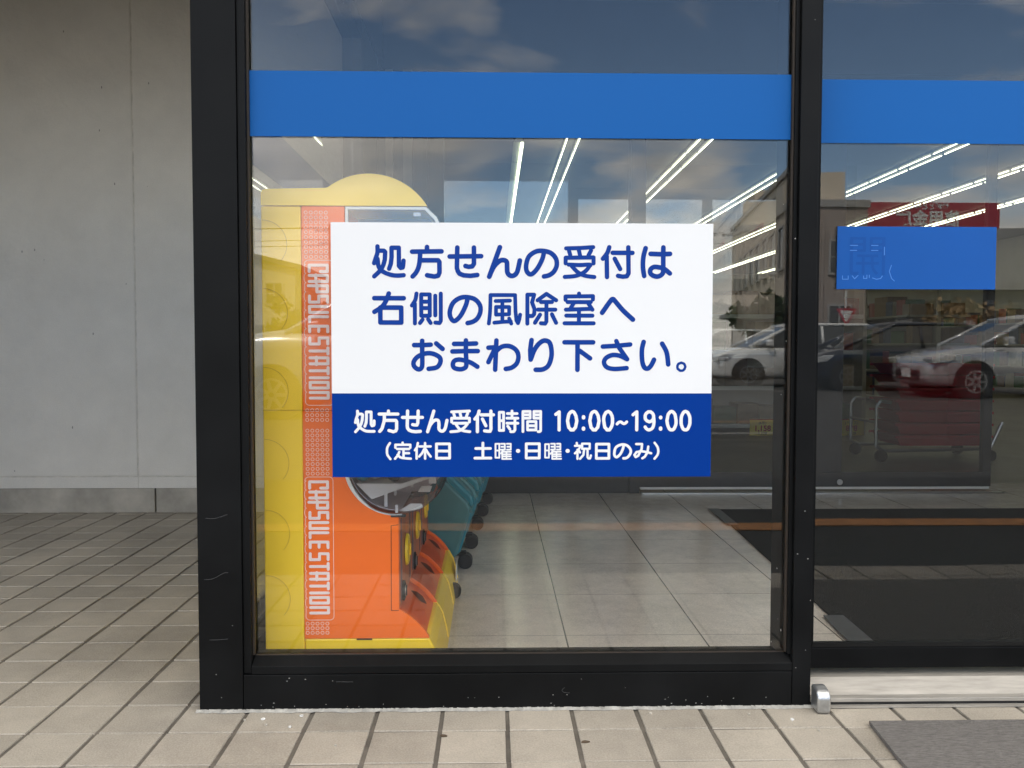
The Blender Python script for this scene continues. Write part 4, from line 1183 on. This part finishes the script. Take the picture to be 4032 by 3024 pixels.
for zc in (1.113, 0.944, 0.748, 0.568, 0.390, 0.224):
    pts = [(-0.641 + 0.060 * math.cos(R(t)), zc + 0.060 * math.sin(R(t))) for t in range(90, -46, -6)]
    obj('moulded_arc', line_strip(pts, 0.0005), MT['groove'], cm)
obj('seam', line_strip([(-0.644, 0.7015), (-0.547, 0.7015)], 0.0006), MT['groove'], cm)
obj('hatch_outline', line_strip([(-0.309, 0.412), (-0.3265, 0.4095), (-0.3270, 0.1935), (-0.309, 0.1935)], 0.0007, MY0 - 0.0008), MT['groove_dark'], cm)
boxes('base_slot', [(-0.415, -0.376, MY0 - 0.001, MY0 + 0.002, 0.1185, 0.1215)], MT['groove_dark'], cm)

# ringed dots and the block lettering that runs down the side
bm = bmesh.new()


def rings_block(z_top, rows_n, dz, x0, dx):
    for r_ in range(rows_n):
        for c in range(5):
            cx, cz = x0 + dx * c, z_top - dz * r_
            A, B = [], []
            for k in range(14):
                t = 6.28319 * k / 14
                A.append(bm.verts.new((cx + 0.0047 * math.cos(t), GY, cz + 0.0047 * math.sin(t))))
                B.append(bm.verts.new((cx + 0.0032 * math.cos(t), GY, cz + 0.0032 * math.sin(t))))
            for k in range(14):
                bm.faces.new((A[k], A[(k + 1) % 14], B[(k + 1) % 14], B[k]))


rings_block(1.1920, 10, 0.01215, -0.5340, 0.0124)
rings_block(0.7010, 3, 0.0120, -0.5345, 0.0124)
rings_block(0.6500, 10, 0.0120, -0.5345, 0.0124)
rings_block(0.1610, 3, 0.0118, -0.5380, 0.0124)
ro = obj('ringed_dots', bm, MT['pink_line'], cm)

# block alphabet, unit cell 1 wide (reading direction) x 1 high, pen strokes
ALPH = {'C': ([[(0.9, 0.62), (0.9, 1), (0, 1), (0, 0), (0.9, 0)]], 1.0),
        'A': ([[(0, 0), (0, 1), (0.85, 1), (0.85, 0)], [(-0.1, 0.36), (0.95, 0.36)]], 1.0),
        'P': ([[(0, -0.05), (0, 1), (0.85, 1), (0.85, 0.42), (-0.15, 0.42)]], 1.0),
        'S': ([[(0.85, 1), (0, 1), (0, 0.52), (0.85, 0.52), (0.85, 0), (0, 0)]], 1.0),
        'U': ([[(0, 1), (0, 0), (0.85, 0), (0.85, 1)]], 1.0),
        'L': ([[(0, 1), (0, 0), (0.72, 0)]], 0.88),
        'E': ([[(0.80, 1), (0, 1), (0, 0), (0.80, 0)], [(0, 0.5), (0.75, 0.5)]], 0.95),
        'T': ([[(-0.05, 1), (0.8, 1)], [(0.38, 1), (0.38, 0)]], 0.90),
        'I': ([[(0.02, 1), (0.02, 0)]], 0.22),
        'O': ([[(0, 0), (0, 1), (0.8, 1), (0.8, 0), (0, 0)]], 0.98),
        'N': ([[(0, 0), (0, 1), (0.8, 1), (0.8, 0)]], 0.98)}
adv = {c: w for c, (s, w) in ALPH.items()}


def word_strokes(z_top, z_bot, x_lo, x_hi, pen):
    """text runs downward: reading direction = -z, letter top faces +x"""
    txt = 'CAPSULE STATION'
    total = sum(adv.get(c, 0.12) + 0.46 for c in txt) - 0.46 - 0.15
    sc = (z_top - z_bot - 2 * pen) / total
    u, out = 0.0, []
    for c in txt:
        if c == ' ':
            u += 0.12 + 0.15
            continue
        for s in ALPH[c][0]:
            out.append((pen, [(x_lo + pen + (x_hi - x_lo - 2 * pen) * b, z_top - pen - (u + a) * sc) for a, b in s]))
        u += adv[c] + 0.46
    return out


bm, bo = bmesh.new(), bmesh.new()
for zt, zb in ((1.0660, 0.7220), (0.5250, 0.1785)):
    dx = -0.0035 if zt < 0.9 else 0.0
    stroke_mesh(bm, word_strokes(zt, zb, -0.5300 + dx, -0.4780 + dx, 0.0037), lambda u, v: (u, MY0 - 0.0012, v))
    # rounded outline round the word
    a, b, c, d, r_ = -0.5385 + dx, -0.4680 + dx, zb - 0.0085, zt + 0.0085, 0.010
    loop = arc(b - r_, d - r_, r_, 90, 0, 5) + arc(b - r_, c + r_, r_, 0, -90, 5) + arc(a + r_, c + r_, r_, -90, -180, 5)
    nb_ = 15
    for k in range(nb_):
        z0 = c + r_ + (d - c - 2 * r_) * k / nb_
        z1 = c + r_ + (d - c - 2 * r_) * (k + 1) / nb_
        loop += [(a, z0 + 0.003), (a - 0.0012 if k % 2 else a + 0.001, (z0 + z1) / 2), (a, z1 - 0.003), (a + 0.0032, z1)]
    loop += arc(a + r_, d - r_, r_, 180, 90, 5) + [(b - r_, d)]
    stroke_mesh(bo, [(0.0008, loop)], lambda u, v: (u, MY0 - 0.0006, v))
obj('block_lettering', bm, MT['pink_print'], cm)
obj('lettering_outline', bo, MT['pink_line'], cm)

# toy capsules lying on the chute inside the drum
cols = [('teal', 'teal'), ('white', 'white_plastic'), ('yellow', 'yellow'), ('dark', 'black_plastic'), ('blue', 'sign_blue'), ('pale', 'cream')]
for k, (cn, mk) in enumerate(cols):
    x = -0.405 + 0.027 * k
    y = MY0 + 0.05 + 0.03 * (k % 3)
    z = 0.5350 + (0.0 if k < 4 else 0.013 * (k - 3))
    t = thing('toy_capsule', '%s toy capsule lying on the white chute inside the drum' % cn, 'capsule', (x, y, z))
    bm = bmesh.new()
    add_ball(bm, (x, y, z), 0.0215, 2)
    for v in bm.verts:
        if v.co.z < z:
            v.co.z = max(v.co.z, z - 0.0215)
    obj('lower_half', bm, MT[mk], t, smooth=True)
    bm = bmesh.new()
    add_cyl(bm, (x, y, z - 0.002), (x, y, z + 0.002), 0.0225, seg=20)
    obj('joint_ring', bm, MT['white_plastic'], t)

# ================================================================== teal capsule machines standing behind it
def teal_machine(y0, units, label, x_off, step):
    t = thing('teal_machine', label, 'vending machine', (-0.43 + x_off, y0, 0), 'teal capsule machines in a row')
    P = 0.335
    y1 = y0 + units * P - 0.01
    body = [(-0.64, 0.06), (-0.235, 0.06), (-0.205, 0.085), (-0.152, 0.255), (-0.165, 0.285), (-0.255, 0.375), (-0.300, 0.47), (-0.315, 0.60), (-0.315, 1.12), (-0.36, 1.17), (-0.64, 1.17)]
    for k in range(units):
        ya, yb = y0 + k * P, y0 + (k + 1) * P - 0.002
        dx = x_off + step * k
        prism('unit_case', [(x + dx, z) for x, z in body], ya, yb - (0.012 if k == units - 1 else 0), MT['teal_grey'], t, bevel=0.01)
        rib = [(-0.30, 0.30), (-0.160, 0.262), (-0.138, 0.262), (-0.146, 0.302), (-0.236, 0.392), (-0.280, 0.482), (-0.296, 0.60), (-0.32, 0.60)]
        prism('rib', [(x + dx, z) for x, z in rib], ya + 0.035, ya + 0.105, MT['teal'], t, bevel=0.012)
        low = [(-0.30, 0.075), (-0.226, 0.066), (-0.193, 0.090), (-0.146, 0.240), (-0.20, 0.25)]
        prism('lower_rib', [(x + dx, z) for x, z in low], ya + 0.035, ya + 0.105, MT['teal'], t, bevel=0.008)
        boxes('cream_pillar', [(-0.318 + dx, -0.262 + dx, ya + 0.002, ya + 0.033, 0.44, 1.10)], MT['cream'], t, 0.006)
    for k in range(units):
        y = y0 + (k + 0.5) * P
        cyl('knob', (-0.315 + x_off + step * k, y, 0.68), (-0.29 + x_off + step * k, y, 0.68), 0.045, MT['cream'], t, r1=0.038, seg=20)
        box('coin_plate', -0.314 + x_off + step * k, -0.306 + x_off + step * k, y - 0.11, y - 0.06, 0.62, 0.75, MT['steel'], t)
        bm = bmesh.new()
        yy = y - 0.02
        add_cyl(bm, (-0.178 + x_off + step * k, yy - 0.014, 0.030), (-0.178 + x_off + step * k, yy + 0.014, 0.030), 0.0285, seg=18)
        add_cyl(bm, (-0.178 + x_off + step * k, yy + 0.018, 0.030), (-0.178 + x_off + step * k, yy + 0.044, 0.030), 0.0285, seg=18)
        c = obj('castor', bm, MT['castor'], t, bevel=0.003)
        boxes('castor_fork', [(-0.228 + x_off + step * k, -0.175 + x_off + step * k, yy - 0.004, yy + 0.034, 0.052, 0.066)], MT['black_plastic'], c)
    return t


t1 = teal_machine(1.13, 2, 'teal capsule machine right behind the orange one, castors showing', 0.0, 0.016)
t2 = teal_machine(1.84, 3, 'teal capsule machine at the end of the row, near the inner partition', 0.034, 0.022)
bm = bmesh.new()
q_ = [(-0.2385, 0.380), (-0.1875, 0.3290)]
vs_ = [bm.verts.new(p) for p in ((q_[0][0] + 0.0205, 1.575, q_[0][1]), (q_[1][0] + 0.0205, 1.575, q_[1][1]), (q_[1][0] + 0.0205, 1.65, q_[1][1]), (q_[0][0] + 0.0205, 1.65, q_[0][1]))]
bm.faces.new(vs_)
bmesh.ops.solidify(bm, geom=bm.faces[:], thickness=0.001)
obj('barcode_label', bm, MT['paper'], t1)
for k in range(2):
    y = 0.33 + 0.55 * k
    bm = bmesh.new()
    add_cyl(bm, (-0.205, y - 0.013, 0.028), (-0.205, y + 0.013, 0.028), 0.0265, seg=18)
    if k == 1:
        obj('castor', bm, MT['castor'], cm, bevel=0.003)
    else:
        bm.free()

# ================================================================== what stands across the car park (seen mirrored in the glass)
def loft(bm, rings, close=True):
    L = [[bm.verts.new(p) for p in r] for r in rings]
    n = len(L[0])
    for A, B in zip(L[:-1], L[1:]):
        for i in range(n if close else n - 1):
            j = (i + 1) % n
            bm.faces.new((A[i], A[j], B[j], B[i]))
    bm.faces.new(L[0][::-1])
    bm.faces.new(L[-1])


def make_car(label, loc, paint, L=4.4, W=1.72, H=1.5, hood=1.0, hood_len=1.0, ws=0.75, tail=0.15, rear_slope=0.45, belt=0.95, name='parked_car', group=None):
    """car facing -x; hood = height of bonnet at the windscreen foot"""
    t = thing(name, label, 'car', loc, group)
    ox, oy, oz = loc
    w = W / 2
    # body stations: x, half width, z bottom, z shoulder, z top
    hl = hood_len
    st = [(0.00, 0.72 * w, 0.30, 0.55, 0.60), (0.06, 0.84 * w, 0.22, 0.62, 0.70), (0.25, 0.94 * w, 0.18, hood - 0.17, hood - 0.13), (0.60 * hl, 0.98 * w, 0.18, hood - 0.09, hood - 0.04),
          (hl, w, 0.18, belt - 0.03, hood), (hl + 0.5, w, 0.18, belt - 0.02, belt), (L * 0.55, w, 0.18, belt - 0.02, belt), (L - 0.7, w, 0.20, belt, belt + 0.02),
          (L - 0.18, 0.96 * w, 0.24, belt, belt + 0.02), (L - 0.03, 0.90 * w, 0.30, belt - 0.12, belt - 0.06), (L, 0.84 * w, 0.36, 0.62, 0.68)]
    rings = []
    for x, hw, zb, zs, zt in st:
        zm = zb + (zs - zb) * 0.45
        half = [(hw * 0.90, zb), (hw * 0.985, zb + 0.06), (hw, zm), (hw * 0.985, zs), (hw * 0.90, zt - 0.005), (hw * 0.5, zt + 0.012)]
        ring = [(ox + x, oy + a, oz + z) for a, z in half] + [(ox + x, oy - a, oz + z) for a, z in half[::-1]]
        rings.append(ring)
    bm = bmesh.new()
    loft(bm, rings)
    body = obj('body', bm, paint, t, smooth=True)
    md = body.modifiers.new('sub', 'SUBSURF')
    md.levels = md.render_levels = 1
    # cabin (glass) and roof
    xa, xb, xc, xd = hl - 0.10, hl + ws, L - rear_slope - tail, L - tail
    bw, rw = w * 0.93, w * 0.72
    bm = bmesh.new()
    zb, zr = oz + belt - 0.03, oz + H
    cab = []
    for x, bwk, z, k in ((xa, bw * 0.94, hood + oz - 0.01, 0.0), (xa + (xb - xa) * 0.5, bw, None, 0.52), (xb, bw, None, 0.95), ((xb + xc) / 2, bw, None, 1.0), (xc, bw, None, 0.96), (xc + (xd - xc) * 0.5, bw * 0.98, None, 0.55), (xd, bw * 0.94, None, 0.02)):
        top = (zb + 0.02) + (zr - zb - 0.05) * k
        tw = bwk + (rw - bwk) * k
        cab.append([(ox + x, oy + bwk, zb), (ox + x, oy + tw, top), (ox + x, oy, top + 0.02 * k), (ox + x, oy - tw, top), (ox + x, oy - bwk, zb)])
    loft(bm, cab)
    obj('glasshouse', bm, MT['car_glass'], t)
    bm = bmesh.new()
    roof = []
    for x, k in ((xb - 0.06, 0.93), (xb + 0.15, 0.985), ((xb + xc) / 2, 1.0), (xc - 0.1, 0.985), (xc + 0.08, 0.90)):
        top = zb + 0.02 + (zr - zb - 0.05) * k
        roof.append([(ox + x, oy + rw * 1.05, top - 0.03), (ox + x, oy + rw, top + 0.03), (ox + x, oy, top + 0.055), (ox + x, oy - rw, top + 0.03), (ox + x, oy - rw * 1.05, top - 0.03)])
    loft(bm, roof)
    obj('roof', bm, paint, t, smooth=True)
    for s in (1, -1):
        bm = bmesh.new()
        z_r = zb + (zr - zb - 0.05) * 0.95
        add_cyl(bm, (ox + xa, oy + s * bw * 0.955, zb + 0.04), (ox + xb, oy + s * rw * 1.02, z_r), 0.045, seg=8)
        mid = xa + (xd - xa) * 0.52
        add_cyl(bm, (ox + mid, oy + s * bw * 1.0, zb), (ox + mid, oy + s * rw * 1.01, z_r), 0.04, seg=8)
        add_cyl(bm, (ox + xd - 0.03, oy + s * bw * 0.95, zb), (ox + xc, oy + s * rw * 1.02, z_r), 0.07, seg=8)
        obj('pillars', bm, paint, t, smooth=True)
        bm = bmesh.new()
        add_box(bm, ox + hl + 0.22, ox + hl + 0.36, *sorted((oy + s * (w + 0.0), oy + s * (w + 0.17))), oz + belt + 0.02, oz + belt + 0.17)
        obj('mirror', bm, paint, t, bevel=0.03)
        bm = bmesh.new()
        hz = oz + hood - 0.26
        add_prism(bm, [(ox + 0.055, hz - 0.06), (ox + 0.03, hz + 0.02), (ox + 0.30, hz + 0.10), (ox + 0.52, hz + 0.10), (ox + 0.36, hz - 0.03)], *sorted((oy + s * w * 0.55, oy + s * w * 0.965)))
        obj('headlight', bm, MT['headlight'], t, bevel=0.01)
        box('door_handle', ox + mid - 0.25, ox + mid - 0.08, *sorted((oy + s * w * 0.99, oy + s * (w + 0.025))), oz + belt - 0.16, oz + belt - 0.12, paint, t, 0.01)
        for wx in (0.80 * 1.0, L - 0.82):
            a0, a1 = sorted((oy + s * (w - 0.24), oy + s * (w + 0.004)))
            bm = bmesh.new()
            add_cyl(bm, (ox + wx, a0, oz + 0.31), (ox + wx, oy + s * (w + 0.002) if s > 0 else a1, oz + 0.31), 0.37, seg=28)
            obj('wheel_arch', bm, MT['rubber'], t)
            wl = cyl('wheel', (ox + wx, oy + s * (w - 0.20), oz + 0.30), (ox + wx, oy + s * (w + 0.012), oz + 0.30), 0.30, MT['tyre'], t, seg=28)
            bm = bmesh.new()
            f = oy + s * (w + 0.013)
            f2 = oy + s * (w + 0.020)
            for k in range(7):
                a = 6.283 * k / 7
                u, v = Vector((math.cos(a), 0, math.sin(a))), Vector((-math.sin(a), 0, math.cos(a)))
                c = Vector((ox + wx, 0, oz + 0.30))
                q = [c + u * 0.03 + v * 0.028, c + u * 0.19 + v * 0.018, c + u * 0.19 - v * 0.018, c + u * 0.03 - v * 0.028]
                add_prism(bm, [(p.x, p.z) for p in q], *sorted((f, f2)))
            rim = [arc(ox + wx, oz + 0.30, rr, 0, 360, 24)[:-1] for rr in (0.205, 0.175)]
            A = [bm.verts.new((x, f2, z)) for x, z in rim[0]]
            B = [bm.verts.new((x, f2, z)) for x, z in rim[1]]
            for i in range(24):
                bm.faces.new((A[i], A[(i + 1) % 24], B[(i + 1) % 24], B[i]))
            obj('rim', bm, MT['steel'], wl)
    box('bumper_grille', ox - 0.012, ox + 0.05, oy - w * 0.5, oy + w * 0.5, oz + 0.32, oz + 0.50, MT['black_plastic'], t, 0.01)
    box('number_plate', ox - 0.022, ox - 0.0125, oy - 0.165, oy + 0.165, oz + 0.36, oz + 0.52, MT['white_paint'], t)
    return t


make_car('silver minivan parked close to the shop, its bonnet mirrored in the left of the glass', (-3.55, -9.3, -0.022), MT['car_silver'], L=4.7, W=1.74, H=1.80, hood=1.12, hood_len=1.05, ws=1.0, belt=1.03, rear_slope=0.25)
make_car('pearl white wagon parked across the lot, mirrored right of the notice', (4.85, -18.0, -0.022), MT['car_white'], L=4.3, W=1.7, H=1.46, hood=0.93, hood_len=0.95, ws=0.85, belt=0.92)
make_car('dark blue hatchback parked beside the white wagon across the lot', (6.35, -16.0, -0.022), MT['car_dark'], L=3.9, W=1.68, H=1.42, hood=0.9, hood_len=0.85, ws=0.9, belt=0.9)
make_car('silver saloon parked at the right end of the row across the lot', (7.55, -13.6, -0.022), MT['car_silver'], L=4.5, W=1.72, H=1.48, hood=0.94, hood_len=1.05, ws=0.85, belt=0.92)
make_car('grey minivan parked at the far back of the lot, left of the white wagon', (1.6, -22.5, -0.022), MT['car_silver'], L=4.3, W=1.7, H=1.75, hood=1.05, hood_len=0.8, ws=0.9, belt=1.0, rear_slope=0.2)


def windows(bx, wins, face_y, m_frame, sill=True):
    """wins: (x0,x1,z0,z1) on a wall whose outer face is at y = face_y (looking toward +y)"""
    for x0, x1, z0, z1 in wins:
        f = boxes('window', [(x0 - 0.07, x0, face_y, face_y + 0.06, z0 - 0.07, z1 + 0.07), (x1, x1 + 0.07, face_y, face_y + 0.06, z0 - 0.07, z1 + 0.07),
                             (x0, x1, face_y, face_y + 0.06, z1, z1 + 0.07), (x0, x1, face_y, face_y + 0.09, z0 - 0.07, z0),
                             ((x0 + x1) / 2 - 0.03, (x0 + x1) / 2 + 0.03, face_y, face_y + 0.05, z0, z1), (x0, (x0 + x1) / 2 - 0.03, face_y, face_y + 0.045, (z0 + z1) / 2 - 0.025, (z0 + z1) / 2 + 0.025)], m_frame, bx)
        box('pane', x0, x1, face_y + 0.004, face_y + 0.02, z0, z1, MT['bwindow'], f)


# brown corner block, right
b = thing('brown_building', 'plain brown rendered corner building across the lot, two windows', 'building', (11.5, -32, 0))
box('wall', 10.15, 12.6, -28.2, -27.0, -0.02, 5.6, MT['brown_wall'], b)
box('parapet', 10.08, 12.67, -28.25, -26.93, 5.602, 5.85, MT['bframe'], b)
windows(b, [(10.32, 10.72, 3.4, 4.45), (11.35, 12.05, 3.4, 4.45), (11.35, 12.05, 0.9, 2.3)], -27.0, MT['bframe'])
box('downpipe', 11.02, 11.10, -26.995, -26.9, 0.0, 5.5, MT['brown_wall'], b)

# beige wing that runs back from it
b = thing('beige_building', 'long beige building with a row of tall windows and a shop sign', 'building', (11, -36, 0))
AX, AY, BX, BY = 10.35, -28.3, 12.72, -44.0
du = Vector((BX - AX, BY - AY, 0))
ln = du.length
du.normalize()
dn = Vector((du.y, -du.x, 0))
if dn.x > 0:
    dn = -dn


def wing_box(bm, u0, u1, d0, d1, z0, z1):
    P = []
    for u, d in ((u0, d0), (u1, d0), (u1, d1), (u0, d1)):
        p = Vector((AX, AY, 0)) + du * u + dn * d
        P.append((p.x, p.y))
    add_prism(bm, P, z0, z1, 'z')


def wing(name, lst, m, parent):
    bm = bmesh.new()
    for q in lst:
        wing_box(bm, *q)
    return obj(name, bm, m, parent)


wing('wall', [(0.0, ln, -1.9, 0, 0.0, 7.0)], MT['beige_wall'], b)
wing('roof_block', [(ln - 5, ln - 1, -1.8, -0.4, 7.002, 8.3)], MT['beige_wall'], b)
wing('parapet', [(0.0, ln + 0.1, -0.3, 0.08, 7.002, 7.2)], MT['bframe'], b)
for k in range(8):
    u = 0.9 + 1.8 * k
    f = wing('window', [(u, u + 0.08, 0.002, 0.07, 3.7, 5.3), (u + 1.0, u + 1.08, 0.002, 0.07, 3.7, 5.3), (u + 0.08, u + 1.0, 0.002, 0.07, 5.22, 5.3), (u + 0.08, u + 1.0, 0.002, 0.09, 3.7, 3.78)], MT['bframe'], b)
    wing('pane', [(u + 0.08, u + 1.0, 0.003, 0.02, 3.78, 5.22)], MT['bwindow'], f)
wing('shopfront', [(0.6, ln - 1, 0.002, 0.05, 0.4, 2.2)], MT['bwindow'], b)
wing('awning', [(0.5, ln - 0.5, 0.001, 0.7, 2.4, 2.6)], MT['grey_render'], b)
wing('white_board', [(1.0, 4.4, 0.003, 0.08, 5.75, 6.75)], MT['sign_cream'], b)
bm = bmesh.new()
for k in range(6):
    for z, a in ((5.85, 0.28),):
        u = 5.6 + 0.6 * k
        for q in ((u, u + 0.34, 0.003, 0.05, z + 0.17, z + 0.22), (u + 0.14, u + 0.20, 0.003, 0.05, z, z + 0.165), (u + 0.02, u + 0.32, 0.003, 0.05, z - 0.06, z - 0.01)):
            wing_box(bm, *q)
obj('red_letters', bm, MT['sign_red'], b)
ang = math.atan2(-du.y, -du.x)
c = Vector((AX, AY, 0)) + du * 2.7 + dn * 0.085
mtx = Matrix.Translation((c.x, c.y, 6.22)) @ Matrix.Rotation(ang, 4, 'Z') @ Matrix.Rotation(R(90), 4, 'X')
_n = mtx.to_3x3() @ Vector((0, 0, 1))
if _n.dot(dn) < 0:
    mtx = Matrix.Translation((c.x, c.y, 6.22)) @ Matrix.Rotation(ang + math.pi, 4, 'Z') @ Matrix.Rotation(R(90), 4, 'X')
text_mesh('ア', 0.8, MT['ink'], 'board_letter', b, mtx, 0.01)

# credit union with a red sign, far right
b = thing('bank_building', 'low grey bank with a red roof sign and lit ground floor windows', 'building', (16, -31, 0))
box('wall', 12.75, 22.0, -38.0, -30.0, -0.02, 5.35, MT['grey_render'], b)
box('canopy_strip', 12.75, 22.0, -29.995, -29.2, 3.0, 3.3, MT['bframe'], b)
windows(b, [(13.2, 15.0, 0.9, 2.5), (15.6, 17.4, 0.9, 2.5), (18.0, 19.8, 0.9, 2.5)], -30.0, MT['bframe'])
s = box('roof_sign', 13.55, 18.9, -30.3, -30.05, 5.36, 6.3, MT['sign_red'], b)
rot = Matrix.Rotation(R(180), 4, 'Z') @ Matrix.Rotation(R(90), 4, 'X')
text_mesh('信用金庫', 0.62, MT['white_paint'], 'sign_letters', s, Matrix.Translation((16.2, -30.035, 5.66)) @ rot, 0.02)
text_mesh('地域とともに', 0.26, MT['white_paint'], 'small_letters', s, Matrix.Translation((16.2, -30.035, 6.12)) @ rot, 0.01)


def house(name, label, x0, x1, y0, y1, h0, h1, wall, wins):
    t = thing(name, label, 'house', ((x0 + x1) / 2, y1, 0))
    prism('wall', [(x0, -0.02), (x1, -0.02), (x1, h1), (x0, h0)], y0, y1, wall, t)
    prism('roof', [(x0 - 0.3, h0 + 0.002), (x1 + 0.3, h1 + 0.002), (x1 + 0.3, h1 + 0.22), (x0 - 0.3, h0 + 0.22)], y0 - 0.3, y1 + 0.3, MT['house_roof'], t)
    windows(t, wins, y1, MT['bframe'])
    return t


house('lean_to_house', 'tall pale house with a sloping roof across the lot, left of the pole', -12.3, -9.2, -44, -38.0, 5.3, 4.4, MT['house_wall'], [(-11.8, -11.0, 3.0, 4.1), (-10.5, -9.8, 2.9, 3.8), (-11.8, -10.6, 0.7, 1.9)])
house('flat_house', 'low pale house with a nearly flat roof at the far left', -16.6, -12.7, -43, -37.0, 4.45, 4.45, MT['house_wall'], [(-15.8, -14.6, 2.6, 3.7), (-14.0, -13.2, 2.6, 3.6)])
house('roadside_house', 'small grey house behind the notice, between the pole and beige wing', -8.2, -3.2, -52, -46.0, 4.0, 4.8, MT['grey_render'], [(-7.4, -6.2, 2.2, 3.3), (-5.2, -4.2, 2.2, 3.3)])
house('far_house', 'grey two storey house far behind the lot, left of the beige wing', 4.0, 11.0, -62, -54.0, 5.0, 5.6, MT['grey_render'], [(5.0, 6.4, 3.2, 4.4), (8.0, 9.4, 3.2, 4.4), (5.0, 6.6, 0.8, 2.0)])


def utility_pole(x, y, h, label):
    t = thing('utility_pole', label, 'utility pole', (x, y, 0), 'utility poles across the lot')
    cyl('shaft', (x, y, -0.02), (x, y, h), 0.17, MT['pole'], t, r1=0.10, seg=12)
    boxes('crossarm', [(x - 0.9, x + 0.9, y - 0.05, y + 0.05, h - 0.45, h - 0.35), (x - 0.7, x + 0.7, y - 0.05, y + 0.05, h - 1.15, h - 1.05)], MT['steel'], t)
    cyl('transformer', (x + 0.35, y, h - 2.6), (x + 0.35, y, h - 1.8), 0.24, MT['pole'], t, seg=14)
    boxes('insulator', [(x + dx - 0.04, x + dx + 0.04, y - 0.04, y + 0.04, h - 0.345, h - 0.18) for dx in (-0.8, -0.3, 0.3, 0.8)], MT['white_paint'], t)


utility_pole(-9.4, -48.0, 7.9, 'concrete utility pole with transformer beside the pale houses')
utility_pole(16.8, -58.0, 9.0, 'concrete utility pole far behind the beige building')
bm = bmesh.new()
for dz, dx in ((7.7, -0.8), (7.7, 0.8), (7.0, -0.6), (6.7, 0.5)):
    for (xa, ya, za), (xb, yb, zb_) in ((((-9.4 + dx), -48.0, dz), (16.8 + dx, -58.0, dz + 1.1)), ((-9.4 + dx, -48, dz), (-40 + dx, -40, dz + 0.3))):
        pts = []
        for k in range(13):
            s = k / 12
            pts.append((xa + (xb - xa) * s, ya + (yb - ya) * s, za + (zb_ - za) * s - 1.1 * 4 * s * (1 - s) * 0.5))
        add_tube(bm, pts, 0.018, 5)
tag(obj('overhead_wires', bm, MT['wire']), 'black overhead wires sagging between the utility poles', 'wires')


def tree(x, y, h, cr, label, leaf, seed, n=700):
    rnd = random.Random(seed)
    t = thing('broadleaf_tree', label, 'tree', (x, y, 0), 'trees around the car park')
    bm = bmesh.new()
    add_cyl(bm, (x, y, -0.03), (x + 0.05, y, h * 0.55), 0.14, 0.08, 9)
    for k in range(6):
        a = k * 1.05
        add_cyl(bm, (x + 0.03, y, h * (0.32 + 0.04 * k)), (x + cr * 0.75 * math.cos(a), y + cr * 0.75 * math.sin(a), h * (0.58 + 0.06 * k)), 0.05, 0.015, 6)
    obj('trunk', bm, MT['bark'], t)
    bm = bmesh.new()
    cl_ = [(rnd.gauss(0, .5) * cr, rnd.gauss(0, .5) * cr, h * rnd.uniform(0.42, 0.95), rnd.uniform(.28, .5) * cr) for _ in range(16)]
    for _ in range(n):
        cx, cy, cz, r = rnd.choice(cl_)
        d = Vector((rnd.gauss(0, 1), rnd.gauss(0, 1), rnd.gauss(0, 1))).normalized() * r * rnd.uniform(.5, 1.05)
        c = Vector((x + cx, y + cy, cz)) + d
        u = Vector((rnd.gauss(0, 1), rnd.gauss(0, 1), rnd.gauss(0, 1))).normalized()
        v = u.cross(Vector((rnd.gauss(0, 1), rnd.gauss(0, 1), rnd.gauss(0, 1)))).normalized()
        s = rnd.uniform(.09, .2)
        bm.faces.new([bm.verts.new(c + p) for p in (u * s, v * s * .6, -u * s, -v * s * .6)])
    obj('crown', bm, leaf, t)


tree(9.2, -27.2, 2.6, 0.9, 'small dark tree in front of the beige building', MT['leaf_dark'], 3)
tree(-11.0, -30.0, 2.4, 1.1, 'round green tree before the pale houses', MT['leaf'], 5)
tree(-7.6, -32.0, 2.9, 1.2, 'taller green tree right of the pale houses', MT['leaf_dark'], 8)
tree(14.2, -24.5, 2.3, 1.0, 'bare twiggy shrub in front of the bank', MT['dry_twig'], 11, 420)

t = thing('road_sign', 'white post with a red bordered triangular road sign by the bank', 'road sign', (10.7, -24.0, 0))
cyl('post', (10.7, -24.0, -0.02), (10.7, -24.0, 2.6), 0.035, MT['white_paint'], t, seg=12)
prism('plate', [(10.38, 2.08), (11.02, 2.08), (10.70, 1.52)], -23.955, -23.94, MT['sign_red'], t)
prism('centre', [(10.49, 2.02), (10.91, 2.02), (10.70, 1.65)], -23.939, -23.935, MT['white_paint'], t)

t = thing('traffic_cone', 'orange traffic cone standing on the asphalt near the white wagon', 'traffic cone', (5.2, -21.0, 0))
cyl('cone', (5.2, -21.0, 0.02), (5.2, -21.0, 0.70), 0.15, MT['sign_red'], t, r1=0.03, seg=16)
box('foot', 5.0, 5.4, -21.2, -20.8, -0.021, 0.019, MT['black_plastic'], t)
t = thing('low_wall', 'low grey block wall along the back edge of the car park', 'wall', (0, -25.5, 0))
boxes('block_course', [(-30, 9.0, -25.6, -25.45, -0.02, 0.62)], MT['plinth'], t)
boxes('coping', [(-30, 9.0, -25.63, -25.42, 0.622, 0.68)], MT['pole'], t)
